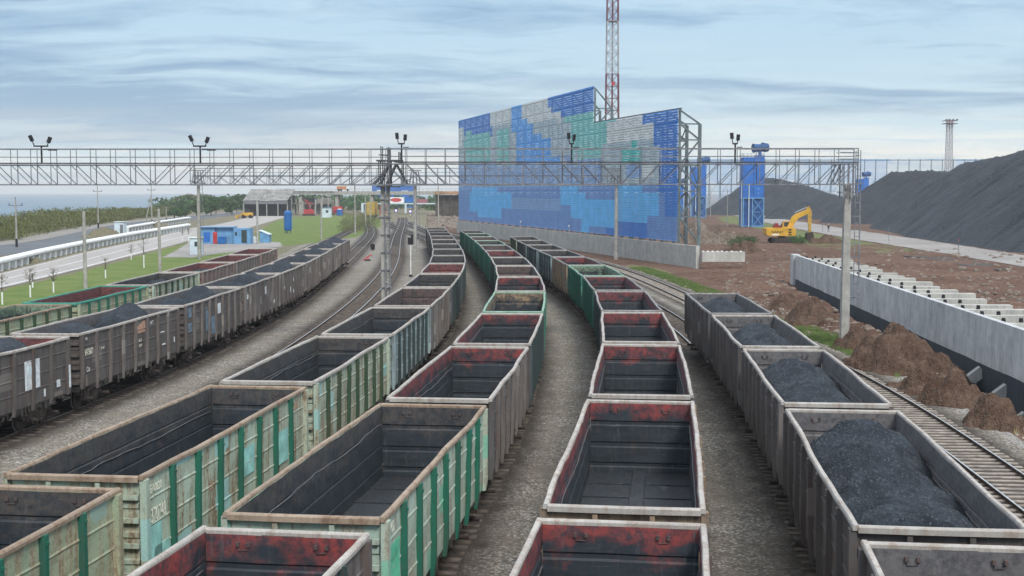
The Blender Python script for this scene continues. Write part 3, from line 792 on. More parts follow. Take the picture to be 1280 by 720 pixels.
W5 = train(T5, Y(779, 630.5), 12, [('grey', 'grey', 'red', 'pale'), ('tan', 'tan', 'red', 'pale'), ('grey', 'grey', 'red', 'pale'), ('grey', 'grey', 'red', 'pale'), ('dark_slate', 'slate', 'red', 'grey'),
    ('teal', 'dark_teal', 'red', 'grey'), ('green', 'dark_teal', 'green', 'green'), ('tan', 'tan', 'red', 'grey'), ('blue_grey', 'slate', 'dark', 'grey'), ('blue_grey', 'slate', 'dark', 'grey'), ('grey', 'slate', 'dark', 'grey'), ('olive_green', 'dark_green', 'dark', 'grey')],
    'middle right empty train', 'empty wagons of the middle right train', first=1)
two = [(-2.9, 1.35, 4.2), (.2, 1.15, 3), (2.9, 1.5, 4.2)]
W6 = train(T6, Y(1176, 657), 5, [('brown_grey', 'brown_grey', 'grey', 'pale'), ('brown_grey', 'brown_grey', 'grey', 'pale'), ('warm_grey', 'warm_grey', 'grey', 'pale'), ('grey', 'grey', 'grey', 'pale'), ('grey', 'grey', 'grey', 'grey')],
    'coal train on the right', 'coal wagons of the right train', coal=[[(0.2, 1.5, 4.6)], [(-4.3, 1.45, 1.9), (-1.6, 1.45, 2.2), (2.4, 1.75, 3.6)], [(-2.5, 1.3, 4), (2.4, 1.5, 4)], [(-2.9, 1.45, 3.0), (1.2, 1.4, 3.9)], [(-2.4, 1.3, 3.4), (1.6, 1.5, 3.9)]],
    cgroup='coal loads of the right train', cname='right train', first=1)
g2 = ('brown_grey', 'grey', 'grey', 'pale')
W2 = train(T2, G(104, 415.5, TOPZ).y, 9, [('brown_grey', 'brown_grey', 'deepred', 'pale'), ('brown_grey', 'grey', 'grey', 'pale'), ('brown_grey', 'grey', 'grey', 'pale'), ('warm_grey', 'grey', 'grey', 'pale'), ('warm_grey', 'brown_grey', 'grey', 'pale'), g2, ('grey', 'grey', 'grey', 'pale'), g2, ('grey', 'grey', 'grey', 'grey')],
    'coal train on the left', 'coal wagons of the left train', coal=[[(-3.3, 1.8, 2.6), (2.9, 2.2, 2.6)], [(-3.3, 1.75, 3.2), (3.0, 2.1, 3.0)], [(-3.2, 1.7, 2.9), (2.8, 2.0, 3.4)], [(-3.2, 1.8, 3.4), (2.8, 2.0, 3.4)], [(-3, 1.9, 4), (3, 2, 4)], [(-3, 1.9, 4), (3, 1.95, 4)], [(-3, 2, 4), (3, 2, 4)], [(-3, 2, 5), (3, 2, 4)], [(-3, 2, 5), (3, 2, 4)]],
    cgroup='coal loads of the left train', cname='left train', first=1)
W1 = train(T1, G(100, 377.5, TOPZ).y, 6, [('olive_green', 'dark_green', 'green', 'tan'), ('olive_green', 'dark_teal', 'deepred', 'teal'), ('pale_green', 'dark_green', 'dark', 'pale'), ('pinkish', 'grey', 'deepred', 'pale'), ('warm_grey', 'grey', 'deepred', 'pale'), ('pinkish', 'grey', 'deepred', 'pale')],
    'far left train', 'wagons of the far left train', first=1)
for i, (h, q) in enumerate(((1.1, 4), (1.5, 5), (1.4, 5), (.9, 4))):
    coal_heap('coal_load', W1[i + 1 if i else 1] if False else W1[i + 1], 0, heaps([(0.5, h, q)]), .25, .3, f"low coal left in the {ORD[i + 1]} wagon from the camera of the far left train", 'coal left in the far left train', 60 + i)
for i, p in enumerate(PROTO):
    if i not in used_proto:
        print('unused proto', i)
# merge duplicate mesh data of bogies, wheels, floors between the prototypes
first = {}
for o in col.objects:
    nm = o.name.split('.')[0]
    if nm in ('bogie', 'wheel', 'floor', 'underframe', 'coupler') and o.type == 'MESH':
        if nm in first: o.data = first[nm]
        else: first[nm] = o.data

# lettering and painted patches on wagon sides (children of their wagon)
def text_mesh(name, s, size, mat, ext=.002, spacing=1.0, sx=1.0):
    c = bpy.data.curves.new(name, 'FONT'); c.body = s; c.size = size; c.extrude = ext; c.space_character = spacing; c.align_x = 'LEFT'
    t = bpy.data.objects.new(name, c); col.objects.link(t); dg = bpy.context.evaluated_depsgraph_get()
    me = bpy.data.meshes.new_from_object(t.evaluated_get(dg)); bpy.data.objects.remove(t)
    for v in me.vertices: v.co.x *= sx
    me.materials.clear(); me.materials.append(mat)
    o = bpy.data.objects.new(name, me); col.objects.link(o); return o
def on_side(o, r, x, z, yo=1.528):
    """right-hand (camera-right) side of a wagon: local -y; x from the near end"""
    o.parent = r; o.location = (x - HL, -yo, z); o.rotation_euler = (R(90), 0, 0)
def patch(r, x, z, w_, h, mat, yo=1.53, name='paint_patch'):
    o = MB().box((0, 0, 0), (w_, h, .006)).build(name, mat); on_side(o, r, x, z, yo); return o
M_pp = simple('pale_turquoise_patch', (.28, .55, .50), .8, var=.25, scale=2.5)
M_bp = simple('washed_blue_patch', (.14, .19, .24), .8, var=.3, scale=3)
M_gp = simple('fresh_green_patch', (.12, .50, .32), .8, var=.2, scale=2.5)
r = W3[1]
on_side(text_mesh('lettering', 'БА0820', .26, M_cream, sx=.8), r, .42, 2.98)
on_side(text_mesh('wagon_number', '6370748', .46, M_cream, sx=.62), r, .32, 2.32)
patch(r, .42, 1.45, .62, .8, M_pp); patch(r, .60, 1.2, .9, .55, M_pp); patch(r, 6.6, 1.95, 1.05, .75, M_pp); patch(r, 9.75, 1.6, 1.1, .95, M_pp)
on_side(text_mesh('lettering', '25', .3, M_orangep), r, 4.1, 2.2); on_side(text_mesh('lettering', 'Свп', .34, M_orangep), r, 11.35, 2.95)
r = W4[1]
on_side(text_mesh('lettering', 'РЖД', .26, M_cream, sx=.8), r, .42, 3.0)
on_side(text_mesh('wagon_number', '643209', .46, M_cream, sx=.66), r, .34, 2.42); patch(r, .34, 1.25, 1.05, 1.5, M_gp, 1.524)
r = W2[1]
on_side(text_mesh('wagon_number', '6473607', .40, M_cream, sx=.62), r, .42, 2.45); on_side(text_mesh('lettering', 'Св', .3, M_wht), r, .55, 1.72)
on_side(text_mesh('lettering', '16', .22, M_wht), r, .5, 3.1); on_side(text_mesh('lettering', 'ТР 47', .16, M_cream), r, 2.2, 2.5)
patch(r, 6.75, 2.72, 1.05, .55, M_orangep, name='sticker'); on_side(text_mesh('lettering', 'НКТ', .26, M_wht), r, 8.5, 2.95); on_side(text_mesh('lettering', '20 23', .18, M_cream), r, 6.9, 2.3); on_side(text_mesh('lettering', '12 04', .18, M_cream), r, 6.9, 2.05)
patch(r, 10.0, 2.4, .55, .05, M_wht); patch(r, 10.2, 1.75, .5, .07, M_wht); patch(r, 12.0, 1.7, .14, .28, M_wht)
r = W2[0]
patch(r, 8.9, 1.75, 1.25, 1.15, M_white, name='poster'); patch(r, 5.9, 1.85, .95, .4, M_white, name='poster'); patch(r, 5.9, 1.35, .95, .35, M_white, name='poster')
o = MB().bar((0, 0, 0), (0, 0, .006), .36, n=20).build('round_emblem', M_paleblue); on_side(o, r, 9.35, 2.5, 1.538)
patch(r, 12.55, 1.35, .17, .95, M_white, 1.62); patch(r, 11.6, 1.5, .32, .3, M_white); patch(r, 10.45, 1.3, .16, .3, M_white)
r = W2[2]
for x, z, ww, h in ((.5, 2.7, .75, .55), (.5, 1.9, .75, .5), (4.2, 1.6, 1.0, 1.4), (5.4, 1.3, .9, 1.0), (8.3, 2.6, .2, .2)): patch(r, x, z, ww, h, M_bp)
patch(r, 6.9, 2.35, .75, .6, M_white)
rr = random.Random(5)
for r in W2[3:7]:
    for _ in range(7):
        i = rr.randrange(8); patch(r, .35 + i * 1.57, rr.uniform(1.25, 2.8), rr.uniform(.3, .95), rr.uniform(.2, .55), M_white)

# ------------------------------------------------------------------ gantries
def gantry(label, Yd, supports, x0, x1, zb, zt, zh, bay, depth, group, mid_of):
    r = empty('signal_gantry', (supports[0], Yd, 0)); tag(r, label, 'gantry', group)
    L = Vector((-supports[0], -Yd, 0)); off = lambda mb_: [setattr(mb_, 'v', [tuple(Vector(p) + L) for p in mb_.v]), mb_][1]
    n = int(round((x1 - x0) / bay)); tr = MB(); hr = MB()
    t = .055 if Yd < 120 else .075
    for yy in (Yd - depth / 2, Yd + depth / 2):
        for z in (zb, zt): tr.bar((x0, yy, z), (x1, yy, z), t * 1.3)
        for i in range(n + 1):
            x = x0 + i * (x1 - x0) / n
            tr.bar((x, yy, zb), (x, yy, zt), t * .75); hr.bar((x, yy, zt), (x, yy, zh), t * .7)
            if i < n:
                xb = x0 + (i + 1) * (x1 - x0) / n; xm = (x + xb) / 2
                c = mid_of(xm)
                if c > 0: tr.bar((x, yy, zt), (xb, yy, zb), t * .75)
                else: tr.bar((x, yy, zb), (xb, yy, zt), t * .75)
        hr.bar((x0, yy, zh), (x1, yy, zh), t * .95); hr.bar((x0, yy, (zh + zt) / 2), (x1, yy, (zh + zt) / 2), t * .45)
    for i in range(n + 1):
        x = x0 + i * (x1 - x0) / n
        tr.bar((x, Yd - depth / 2, zb), (x, Yd + depth / 2, zb), t * .7); tr.bar((x, Yd - depth / 2, zt), (x, Yd + depth / 2, zt), t * .7)
    off(tr).build('truss', M_steel, r); off(hr).build('handrail', M_steel, r)
    wk = MB(); wk.box((x0, Yd - depth / 2 - .05, zt + .09), (x1, Yd + depth / 2 + .05, zt + .14)); off(wk).build('walkway', M_grating, r)
    return r, off
C1 = 80.9
z1 = lambda py: AT(640, py, C1).z
pxL, pxR = AT(482, 300, C1).x, AT(1058, 300, C1).x
xl = AT(-95, 200, C1).x
def pole_mb(x, y, z0, z1_, w0, w1, n=4, lean=0):
    return MB().bar((x, y, z0), (x + lean, y, z1_), w0, n=n, r2=w1 / w0)
def ladder(x, y, za, zb, w_=.36, cage=False):
    mb = MB()
    for s in (-1, 1): mb.bar((x + s * w_ / 2, y, za), (x + s * w_ / 2, y, zb), .045)
    z = za + .2
    while z < zb: mb.bar((x - w_ / 2, y, z), (x + w_ / 2, y, z), .035); z += .42
    return mb
span = pxR - pxL; mids = [(xl + pxL) / 2, (pxL + pxR) / 2]
r, off = gantry('nearest steel lattice gantry with handrails spanning all the tracks', C1, [pxL], xl - 3, pxL + .3, z1(231), z1(206.5), z1(186.5), 1.225, 1.1, None, lambda x: 1 if x < mids[0] else -1)
def part(mb_, name, mat): off(mb_); return mb_.build(name, mat, r)
# right span of the same gantry, its chords a little higher
n = 24; tr = MB(); hr = MB(); xa, xb_ = pxL + .1, pxR + .5
zb, zt, zh = z1(230.5), z1(205), z1(186)
for yy in (C1 - .55, C1 + .55):
    for z in (zb, zt): tr.bar((xa, yy, z), (xb_, yy, z), .072)
    for i in range(n + 1):
        x = xa + i * (xb_ - xa) / n; tr.bar((x, yy, zb), (x, yy, zt), .043); hr.bar((x, yy, zt), (x, yy, zh), .04)
        if i < n:
            x2 = xa + (i + 1) * (xb_ - xa) / n
            tr.bar((x, yy, zt if x < mids[1] else zb), (x2, yy, zb if x < mids[1] else zt), .043)
    hr.bar((xa, yy, zh), (xb_, yy, zh), .065); hr.bar((xa, yy, (zh + zt) / 2), (xb_, yy, (zh + zt) / 2), .03)
for i in range(n + 1):
    x = xa + i * (xb_ - xa) / n; tr.bar((x, C1 - .55, zb), (x, C1 + .55, zb), .05)
part(tr, 'truss', M_steel); part(hr, 'handrail', M_steel)
part(MB().box((xa + .5, C1 - .6, zt + .09), (xb_, C1 + .6, zt + .14)), 'walkway', M_grating)
# head frames over the pylon
m = MB()
for yy in (C1 - .5, C1 + .5):
    for dx in (-.35, -.1, .35, 1.1): m.bar((pxL + dx, yy, zb - .1), (pxL + dx, yy, zt + .15), .06)
    m.bar((pxL - .3, yy, zb), (pxL + .25, yy, zt), .08); m.bar((pxL + .4, yy, zt), (pxL - .7, yy, zb), .07); m.bar((pxL + .7, yy, zt), (pxL + .1, yy, zb), .08); m.bar((pxL + .7, yy, zt), (pxL + 1.4, yy, zb), .08)
    m.bar((pxL - .5, yy, zt + .2), (pxL + 1.1, yy, zt + .2), .1); m.bar((pxL - .2, yy, zt), (pxL - .2, yy, zh + .15), .06); m.bar((pxL + .25, yy, zt), (pxL + .25, yy, zh + .1), .06)
    m.bar((pxL - .35, yy, zt + .55), (pxL + .3, yy, zt + .55), .05); m.bar((pxL + .9, yy, zt), (pxL + .9, yy, zh - .2), .06)
for yy in (C1,): m.box((pxL - .5, C1 - .6, zb - .18), (pxL + .9, C1 + .6, zb - .10))
part(m, 'head_frame', simple('dark_grey_steel', (.07, .072, .078), .6, .2))
m = MB()
for z in np.arange(.4, zb - .3, 1.1):
    m.box((pxL - .34, C1 - .2, z), (pxL + .37, C1 + .2, z + .06))
part(m, 'clamp', M_steel)
part(MB().bar((pxL - .14, C1, -.3), (pxL - .14, C1, zb), .27, n=4).bar((pxL + .18, C1, -.3), (pxL + .18, C1, zb), .22, n=4), 'support_post', M_concp)
part(ladder(pxL + .16, C1 - .32, .6, zb, .3), 'ladder', M_steel)
bx_ = AT(1055, 432, C1)
part(MB().bar((bx_.x, C1, -.3), (pxR, C1, zb), .52, n=4, r2=.75), 'support_post', M_concp)
part(ladder(pxR + .62, C1 - .1, z1(375), zh - .1, .3), 'ladder', M_steel)
m = MB()
for z in np.arange(z1(372), zb, .85): m.bar((pxR - .2, C1, z), (pxR + .8, C1 - .1, z), .05)
m.bar((pxR + .8, C1 - .1, z1(374)), (pxR + .8, C1 - .1, zb + .1), .05); m.bar((pxR + .8, C1 - .5, zb + .05), (pxR + .8, C1 + .5, zb + .05), .05)
for yy in (C1 - .5, C1 + .5): m.bar((pxR + .3, yy, zb + .05), (pxR + .85, yy, zb + .05), .05)
for yy in (C1 - .5, C1 + .5):
    for dx in (-.35, -.1, .2, .5): m.bar((pxR + dx, yy, zb - .9), (pxR + dx, yy, zt), .07)
    m.bar((pxR - 1.2, yy, zb), (pxR - .6, yy, zt), .06); m.bar((pxR - .9, yy, zb), (pxR - .3, yy, zt), .06)
    m.bar((pxR - .5, yy, zb - .5), (pxR + .55, yy, zb - .5), .06); m.bar((pxR - 1.25, yy, zb), (pxR + .55, yy, zb + .02), .06); m.bar((pxR, C1 - .5, zb - .5), (pxR, C1 + .5, zb - .5), .06)
    m.bar((pxR + .5, yy, zb), (pxR + .5, yy, zh), .06)
    for z in (zt + .3, zt + .7): m.bar((pxR - .6, yy, z), (pxR + .5, yy, z), .04)
part(m, 'head_frame', M_steel)
part(MB().bar((xl, C1, -.3), (xl, C1, z1(231)), .5, n=4, r2=.8), 'support_post', M_concp)

C2 = 186.0
z2 = lambda py: AT(640, py, C2).z
sx = [AT(249, 300, C2).x, AT(519, 300, C2).x, AT(770, 300, C2).x]
def md(x):
    c = (sx[0] + sx[1]) / 2 if x < sx[1] else (sx[1] + sx[2]) / 2
    return 1 if x < c else -1
r, off = gantry('farther steel lattice gantry on three concrete posts', C2, [sx[0]], sx[0] - .5, sx[2] + .5, z2(231.5), z2(220.5), z2(210.5), 1.75, 1.2, None, md)
for i, x in enumerate(sx):
    part(MB().bar((x, C2, -.3), (x, C2, z2(232)), .62, n=6, r2=.7), 'support_post', M_concp)
    m = MB()
    for yy in (C2 - .6, C2 + .6):
        for dx in (-.8, -.3, .3, .8): m.bar((x + dx, yy, z2(232)), (x + dx * .6, yy, z2(214)), .09)
        m.bar((x - .9, yy, z2(213)), (x + .9, yy, z2(213)), .12); m.bar((x - 1.2, yy, z2(226)), (x + 1.2, yy, z2(231)), .08)
    part(m, 'head_frame', M_steel)
    part(ladder(x + .45, C2 - .2, 1, z2(232), .4), 'ladder', M_steel)
def floodlight(x, y, z, h, label, styl, wfix=1.0):
    r = empty('floodlight', (x, y, z)); tag(r, label, 'floodlight', 'floodlights on the near gantry')
    MB().bar((0, 0, 0), (0, 0, h), .11, n=8).build('post', M_dsteel, r)
    MB().bar((-.48 * wfix, 0, h), (.42 * wfix, 0, h), .09).bar((.1, 0, h - .22), (.45, 0, h - .22), .05).build('crossbar', M_dsteel, r)
    for sx_, tilt, dz in ((-.62, -25, .48), (.5, 22, .38)):
        l = MB(); c = Vector((sx_ * wfix, 0, h + dz)); M = Matrix.Translation(c) @ Matrix.Rotation(R(tilt if wfix > .8 else tilt * .2), 4, 'Y')
        l.box((-.10, -.10, -.19), (.10, .08, .19), 0, M); l.box((-.08, .08, -.15), (.08, .12, .15), 0, M)
        l.build('lamp_head', M_dsteel, r); MB().bar((sx_ * .7 * wfix, 0, h), c, .05).build('bracket', M_dsteel, r)
    if styl: MB().box((.45, -.08, -.06), (.95, .08, .03)).build('side_lamp', M_dsteel, r, loc=(0, 0, h - .22)) if False else MB().box((.42, -.08, h - .28), (.95, .08, h - .2)).build('side_lamp', M_dsteel, r)
for (px_, lab, s_, wf) in ((56, 'black twin floodlight over the left end of the near gantry', 1, 1), (253, 'black twin floodlight on the near gantry above the blue shed', 1, .9),
                   (503, 'black floodlight post beside the pylon top of the near gantry', 0, .45), (714, 'black floodlight post in front of the patterned screen', 0, .3), (917, 'floodlight post on the gantry beside the blue tower', 0, .35)):
    p = AT(px_, 206, C1); floodlight(p.x, C1 - .5, z1(205), z1(183) - z1(205) + (.15 if px_ > 500 else 0), lab, s_, wf)

# ------------------------------------------------------------------ concrete and wire poles
def cpole(px_, ytop, ybase, label, w0=.42, w1=.30, arm=None, grp='concrete poles left of the tracks'):
    b = G(px_, ybase); t = AT(px_, ytop, b.y); r = empty('concrete_pole', (b.x, b.y, 0)); tag(r, label, 'pole', grp)
    MB().bar((0, 0, -.4), (0, 0, t.z), w0, n=8, r2=w1 / w0).build('shaft', M_concp, r)
    if arm: MB().bar((-.2, 0, t.z - .5), (arm, 0, t.z - .3), .09).box((arm - .3, -.12, t.z - .36), (arm + .3, .12, t.z - .22)).build('lamp_arm', M_steel, r)
    return r
for a in ((107,264,361,'thick concrete pole on the lawn nearest the camera, bare top'), (200,261,341,'concrete pole on the lawn just left of the white booth'), (322,250,305,'concrete pole beside the small blue lean-to shed'),
          (402,249,299,'concrete pole between the blue tank and white hut'), (444,232,293,'tall concrete pole right of the blue barrel'), (457,243,284,'thin pole behind the tall concrete pole'),
          (463,240,279,'thin far pole at the left end of the bridge piers'), (548,229,280,'pole behind the far end of the pylon train')): cpole(*a)
p = cpole(582, 242, 292, 'pole with a lamp in front of the left edge of the patterned screen', .4, .25, .8)
cpole(909, 236, 283, 'thin grey pole between the two blue towers', .3, .2, grp='poles near the blue towers'); cpole(888, 232, 271, 'thin pole just right of the farther blue tower', .3, .2, grp='poles near the blue towers')
def wpole(px_, yt, yb, label, a_frame=False):
    b = G(px_, yb); t = AT(px_, yt, b.y); r = empty('power_pole', (b.x, b.y, 0)); tag(r, label, 'pole', 'power poles by the shore')
    m = MB().bar((0, 0, -.4), (0, 0, t.z), .36, n=8, r2=.6)
    if a_frame: m.bar((-2.2, 0, -.4), (0, 0, t.z * .8), .34, n=8, r2=.7)
    m.build('shaft', M_concp, r)
    MB().bar((-1.2, 0, t.z - 1.1), (1.2, 0, t.z - 1.1), .14).build('crossarm', M_steel, r)
    for x in (-1.1, 0, 1.1): MB().bar((x, 0, t.z - 1.1 if x else t.z), (x, 0, t.z - .7 if x else t.z + .35), .14, n=6).build('insulator', M_dsteel, r)
    MB().bar((0, -.02, .2), (0, -.02, 1.6), .42, n=8).build('base_sleeve', M_dsteel, r)
wpole(21, 249, 310, 'power pole at the left edge beside the shore scrub'); wpole(123, 234, 286, 'tall dark power pole between scrub and pipeline'); wpole(190, 233, 281, 'propped power pole with two legs by the earth mound', True); wpole(208, 258, 279, 'short far power pole right of the propped one')

# ------------------------------------------------------------------ patterned wind screen
A0 = G(571, 291); B0 = G(870, 335.5)
dirw = (B0 - A0).normalized(); nb = Vector((-dirw.y, dirw.x, 0)); nb = nb if nb.x > 0 else -nb       # nb: away from the tracks
wl = (B0 - A0).length
r = empty('concrete_fence', A0); tag(r, 'long pale concrete wall below the patterned blue screen', 'wall')
def along(s, z, o=0): return A0 + dirw * s + nb * o + Vector((0, 0, z))
def mesh_local(mb_, root):
    Mi = root.matrix_world.inverted() if False else None
    o = Vector(root.location); mb_.v = [tuple(Vector(p) - o) for p in mb_.v]; return mb_
npan = int(wl / 3.0)
rr = random.Random(3)
m = MB()
for i in range(npan):
    s0, s1 = i * wl / npan + .02, (i + 1) * wl / npan - .02; zt_ = 2.85 + rr.uniform(-.015, .015); o_ = rr.uniform(-.015, .015)
    P = [along(s0, -.5, o_), along(s1, -.5, o_), along(s1, -.5, .45), along(s0, -.5, .45), along(s0, zt_, o_), along(s1, zt_, o_), along(s1, zt_, .45), along(s0, zt_, .45)]
    m.add(P, [(0, 3, 2, 1), (4, 5, 6, 7), (0, 1, 5, 4), (1, 2, 6, 5), (2, 3, 7, 6), (3, 0, 4, 7)])
mesh_local(m, r).build('concrete_panel', M_wallf, r)
e = along(wl, 0, .45); m = MB(); m.box((e.x - .4, e.y - 1, -.5), (e.x + 4.6, e.y + .1, .95 + .5)); 
e2 = G(913, 322)
tag(MB().box((0, 0, 0), (5.4, .9, 1.25)).build('concrete_slab', M_wallf, loc=(e.x + .2, e.y - 1.2, .9)), 'low grey concrete slab sticking out from the end of the wall', 'concrete slab')
mm = MB()
for i in range(9): mm.box((i * .6, .2, 0), (i * .6 + rr.uniform(.15, .35), .6, rr.uniform(.05, .16)))
tag(mm.build('concrete_crumbs', M_wht, loc=(e.x + .2, e.y - 1.2, 2.15)), 'row of white rubble pieces lying on the low slab', 'rubble', kind='stuff')
lampm = MB()
# mosaic colours
MC = {'B': (.035, .18, .54), 'M': (.08, .33, .72), 'C': (.12, .46, .80), 'V': (.14, .27, .54), 'G': (.18, .50, .45), 'W': (.62, .62, .59), 'L': (.38, .45, .47), 'P': (.22, .35, .57), 'T': (.05, .44, .39)}
RECT = [(560,90,860,310,'V'), (560,196,860,236,'P'), (640,222,700,262,'P'),
 (571,140,705,205,'L'), (571,100,615,168,'B'), (571,158,581,170,'L'), (571,160,578,182,'W'), (583,166,612,180,'G'), (581,175,612,206,'G'), (612,138,622,158,'W'), (616,134,638,154,'W'), (622,160,636,204,'G'), (615,158,622,196,'L'),
 (638,125,652,165,'M'), (645,140,662,212,'M'), (650,128,660,150,'M'), (660,150,675,214,'M'), (670,160,690,214,'M'), (688,178,700,214,'M'), (652,120,690,146,'W'), (660,140,702,152,'W'), (672,146,694,156,'W'), (666,152,714,170,'L'), (690,166,716,196,'L'), (640,204,700,214,'P'),
 (684,105,760,132,'B'), (692,122,760,141,'B'), (702,130,745,146,'B'), (704,143,770,158,'G'), (713,143,742,198,'G'), (700,154,716,170,'L'), (730,150,768,165,'G'), (738,154,756,202,'G'), (716,180,724,205,'L'),
 (768,138,812,152,'W'), (760,150,816,166,'W'), (756,162,818,178,'W'), (754,176,830,228,'L'), (758,160,764,176,'W'), (776,186,806,205,'T'), (790,180,796,190,'T'), (783,206,800,222,'P'), (806,200,820,222,'W'),
 (806,125,850,153,'B'), (814,150,850,172,'B'), (819,168,850,186,'B'), (824,184,850,240,'B'), (833,230,850,310,'B'),
 (571,205,640,232,'P'), (583,238,640,262,'C'), (590,232,620,250,'C'), (596,256,628,271,'C'), (640,232,700,250,'V'), (578,226,588,262,'V'),
 (700,231,722,256,'C'), (712,244,730,270,'C'), (722,252,796,272,'C'), (728,262,796,287,'C'), (796,238,822,268,'C'), (770,250,810,276,'C'), (780,262,800,280,'C'), (729,233,772,243,'V'), (742,240,772,252,'V'), (772,236,800,252,'C'),
 (773,280,850,310,'B'), (760,287,850,310,'B'), (806,270,850,300,'V'), (560,262,578,300,'V')]
SM = {k_: simple('screen_paint_' + {'B':'deep_blue','M':'mid_blue','C':'bright_blue','V':'violet_blue','G':'sea_green','W':'pale_grey','L':'grey','P':'slate_blue','T':'turquoise'}[k_], v_, .5, var=.10, scale=.6) for k_, v_ in MC.items()}
keys = list(SM)
def mosaic(p):
    x, y = PX(p); c = 'V'
    for a, b_, c_, d, kk in RECT:
        if a <= x < c_ and b_ <= y < d: c = kk
    return keys.index(c)
s_end = None
for s in np.arange(0, wl, .25):
    if PX(along(s, 3, .5))[0] >= 846: s_end = s; break
s_step = next(s for s in np.arange(0, wl, .25) if PX(along(s, 15, .5))[0] >= 741)
zhi = AT(570.5, 152.5, A0.y).z; p_ = along(s_step, 0, .5); zhi2 = AT(741, 110, p_.y).z; zlo = AT(741, 154, p_.y).z; p_ = along(s_end, 0, .5); zlo2 = AT(846, 137.5, p_.y).z
print('screen z', zhi, zhi2, zlo, zlo2, s_step, s_end, wl)
scr = empty('wind_screen', A0); tag(scr, 'huge patterned blue, green and grey louvred screen behind the tracks', 'screen')
def ztop(s): return lerp(zhi, zhi2, s / s_step) if s < s_step - .01 else lerp(zlo, zlo2, (s - s_step) / (s_end - s_step))
bays = list(np.linspace(0, s_step, 18)) + list(np.linspace(s_step, s_end, 9))[1:]
PITCHZ = .36
for i in range(len(bays) - 1):
    s0, s1 = bays[i], bays[i + 1]; ncell = max(2, int(round((s1 - s0) / 1.9))); m = MB()
    z = 3.15; zt_ = ztop((s0 + s1) / 2 + (.01 if i >= 17 else -.01)); row = 0
    while z < ztop(min(s0, s1) + .02) + .3:
        for c in range(ncell):
            a, b_ = lerp(s0, s1, c / ncell), lerp(s0, s1, (c + 1) / ncell)
            zr = 3.15 + (row // 3) * 3 * PITCHZ + .5
            if z > ztop(b_ - .02 if b_ > a else a): continue
            mi = mosaic(along((a + b_) / 2, zr, .5))
            lo, hi, th = z, z + .33, .02
            P = [along(a, lo, .42), along(b_, lo, .42), along(b_, lo, .45), along(a, lo, .45), along(a, hi, .53), along(b_, hi, .53), along(b_, hi, .56), along(a, hi, .56)]
            m.add(P, [(0, 3, 2, 1), (4, 5, 6, 7), (0, 1, 5, 4), (1, 2, 6, 5), (2, 3, 7, 6), (3, 0, 4, 7)], mi)
        z += PITCHZ; row += 1
    mesh_local(m, scr).build('louvre_panel', [SM[q] for q in keys], scr)
M_frame = simple('green_grey_steel_frame', (.12, .155, .165), .6, .2, .3, .6)
for i, s in enumerate(bays):
    zt_ = ztop(s - .02 if i <= 17 else s); m = MB(); zc = zt_ - 1.8 if i > 17 else zt_ - 3.2
    m.bar(along(s, 2.9, .75), along(s, zt_, .75), .3); m.bar(along(s, 0, 3.6), along(s, zc, 3.6), .42)
    z = 3.0; fl = 0
    while z < zc - 1:
        z2_ = min(z + 3.4, zc); a, b_ = (.75, 3.6) if fl else (3.6, .75)
        m.bar(along(s, z, a), along(s, z2_, b_), .2); m.bar(along(s, z2_, .75), along(s, z2_, 3.6), .17); z = z2_; fl ^= 1
    m.bar(along(s, zc, 3.6), along(s, zt_, .75), .2)
    mesh_local(m, scr).build('support_frame', M_frame, scr)
m = MB()
for z in (5.5, 10, 14.5, 19):
    m.bar(along(0, z, .72), along(s_end, z, .72), .14)
for z in (21.5, 24): m.bar(along(0, z, .72), along(s_step, z, .72), .14)
m.bar(along(0, ztop(0) + .1, .6), along(s_step, zhi2 + .1, .6), .22); m.bar(along(s_step, zlo + .1, .6), along(s_end + .8, zlo2 + .15, .6), .22)
for i in range(0, len(bays) - 1):
    s0, s1 = bays[i], bays[i + 1]
    for z in (10, 14.5): m.bar(along(s0, z, 3.6), along(s1, z + (4.3 if i % 2 else -4.3), 3.6), .12)
mesh_local(m, scr).build('girt', M_frame, scr)
for px_ in (649, 709):
    for s in np.arange(0, wl, .5):
        if PX(along(s, 3, 0))[0] >= px_: break
    q = along(s, 2.85, .2); rt = empty('wall_lamp', q); tag(rt, 'small white lamp on the wall top, ' + ('left' if px_ < 700 else 'right') + ' one of two', 'lamp', 'lamps on the concrete wall')
    MB().bar((0, 0, 0), (0, 0, 1.0), .06, n=6).build('stem', M_wht, rt); MB().bar((0, -.25, 1.0), (0, .2, 1.12), .3, n=8).build('lamp_head', M_wht, rt)

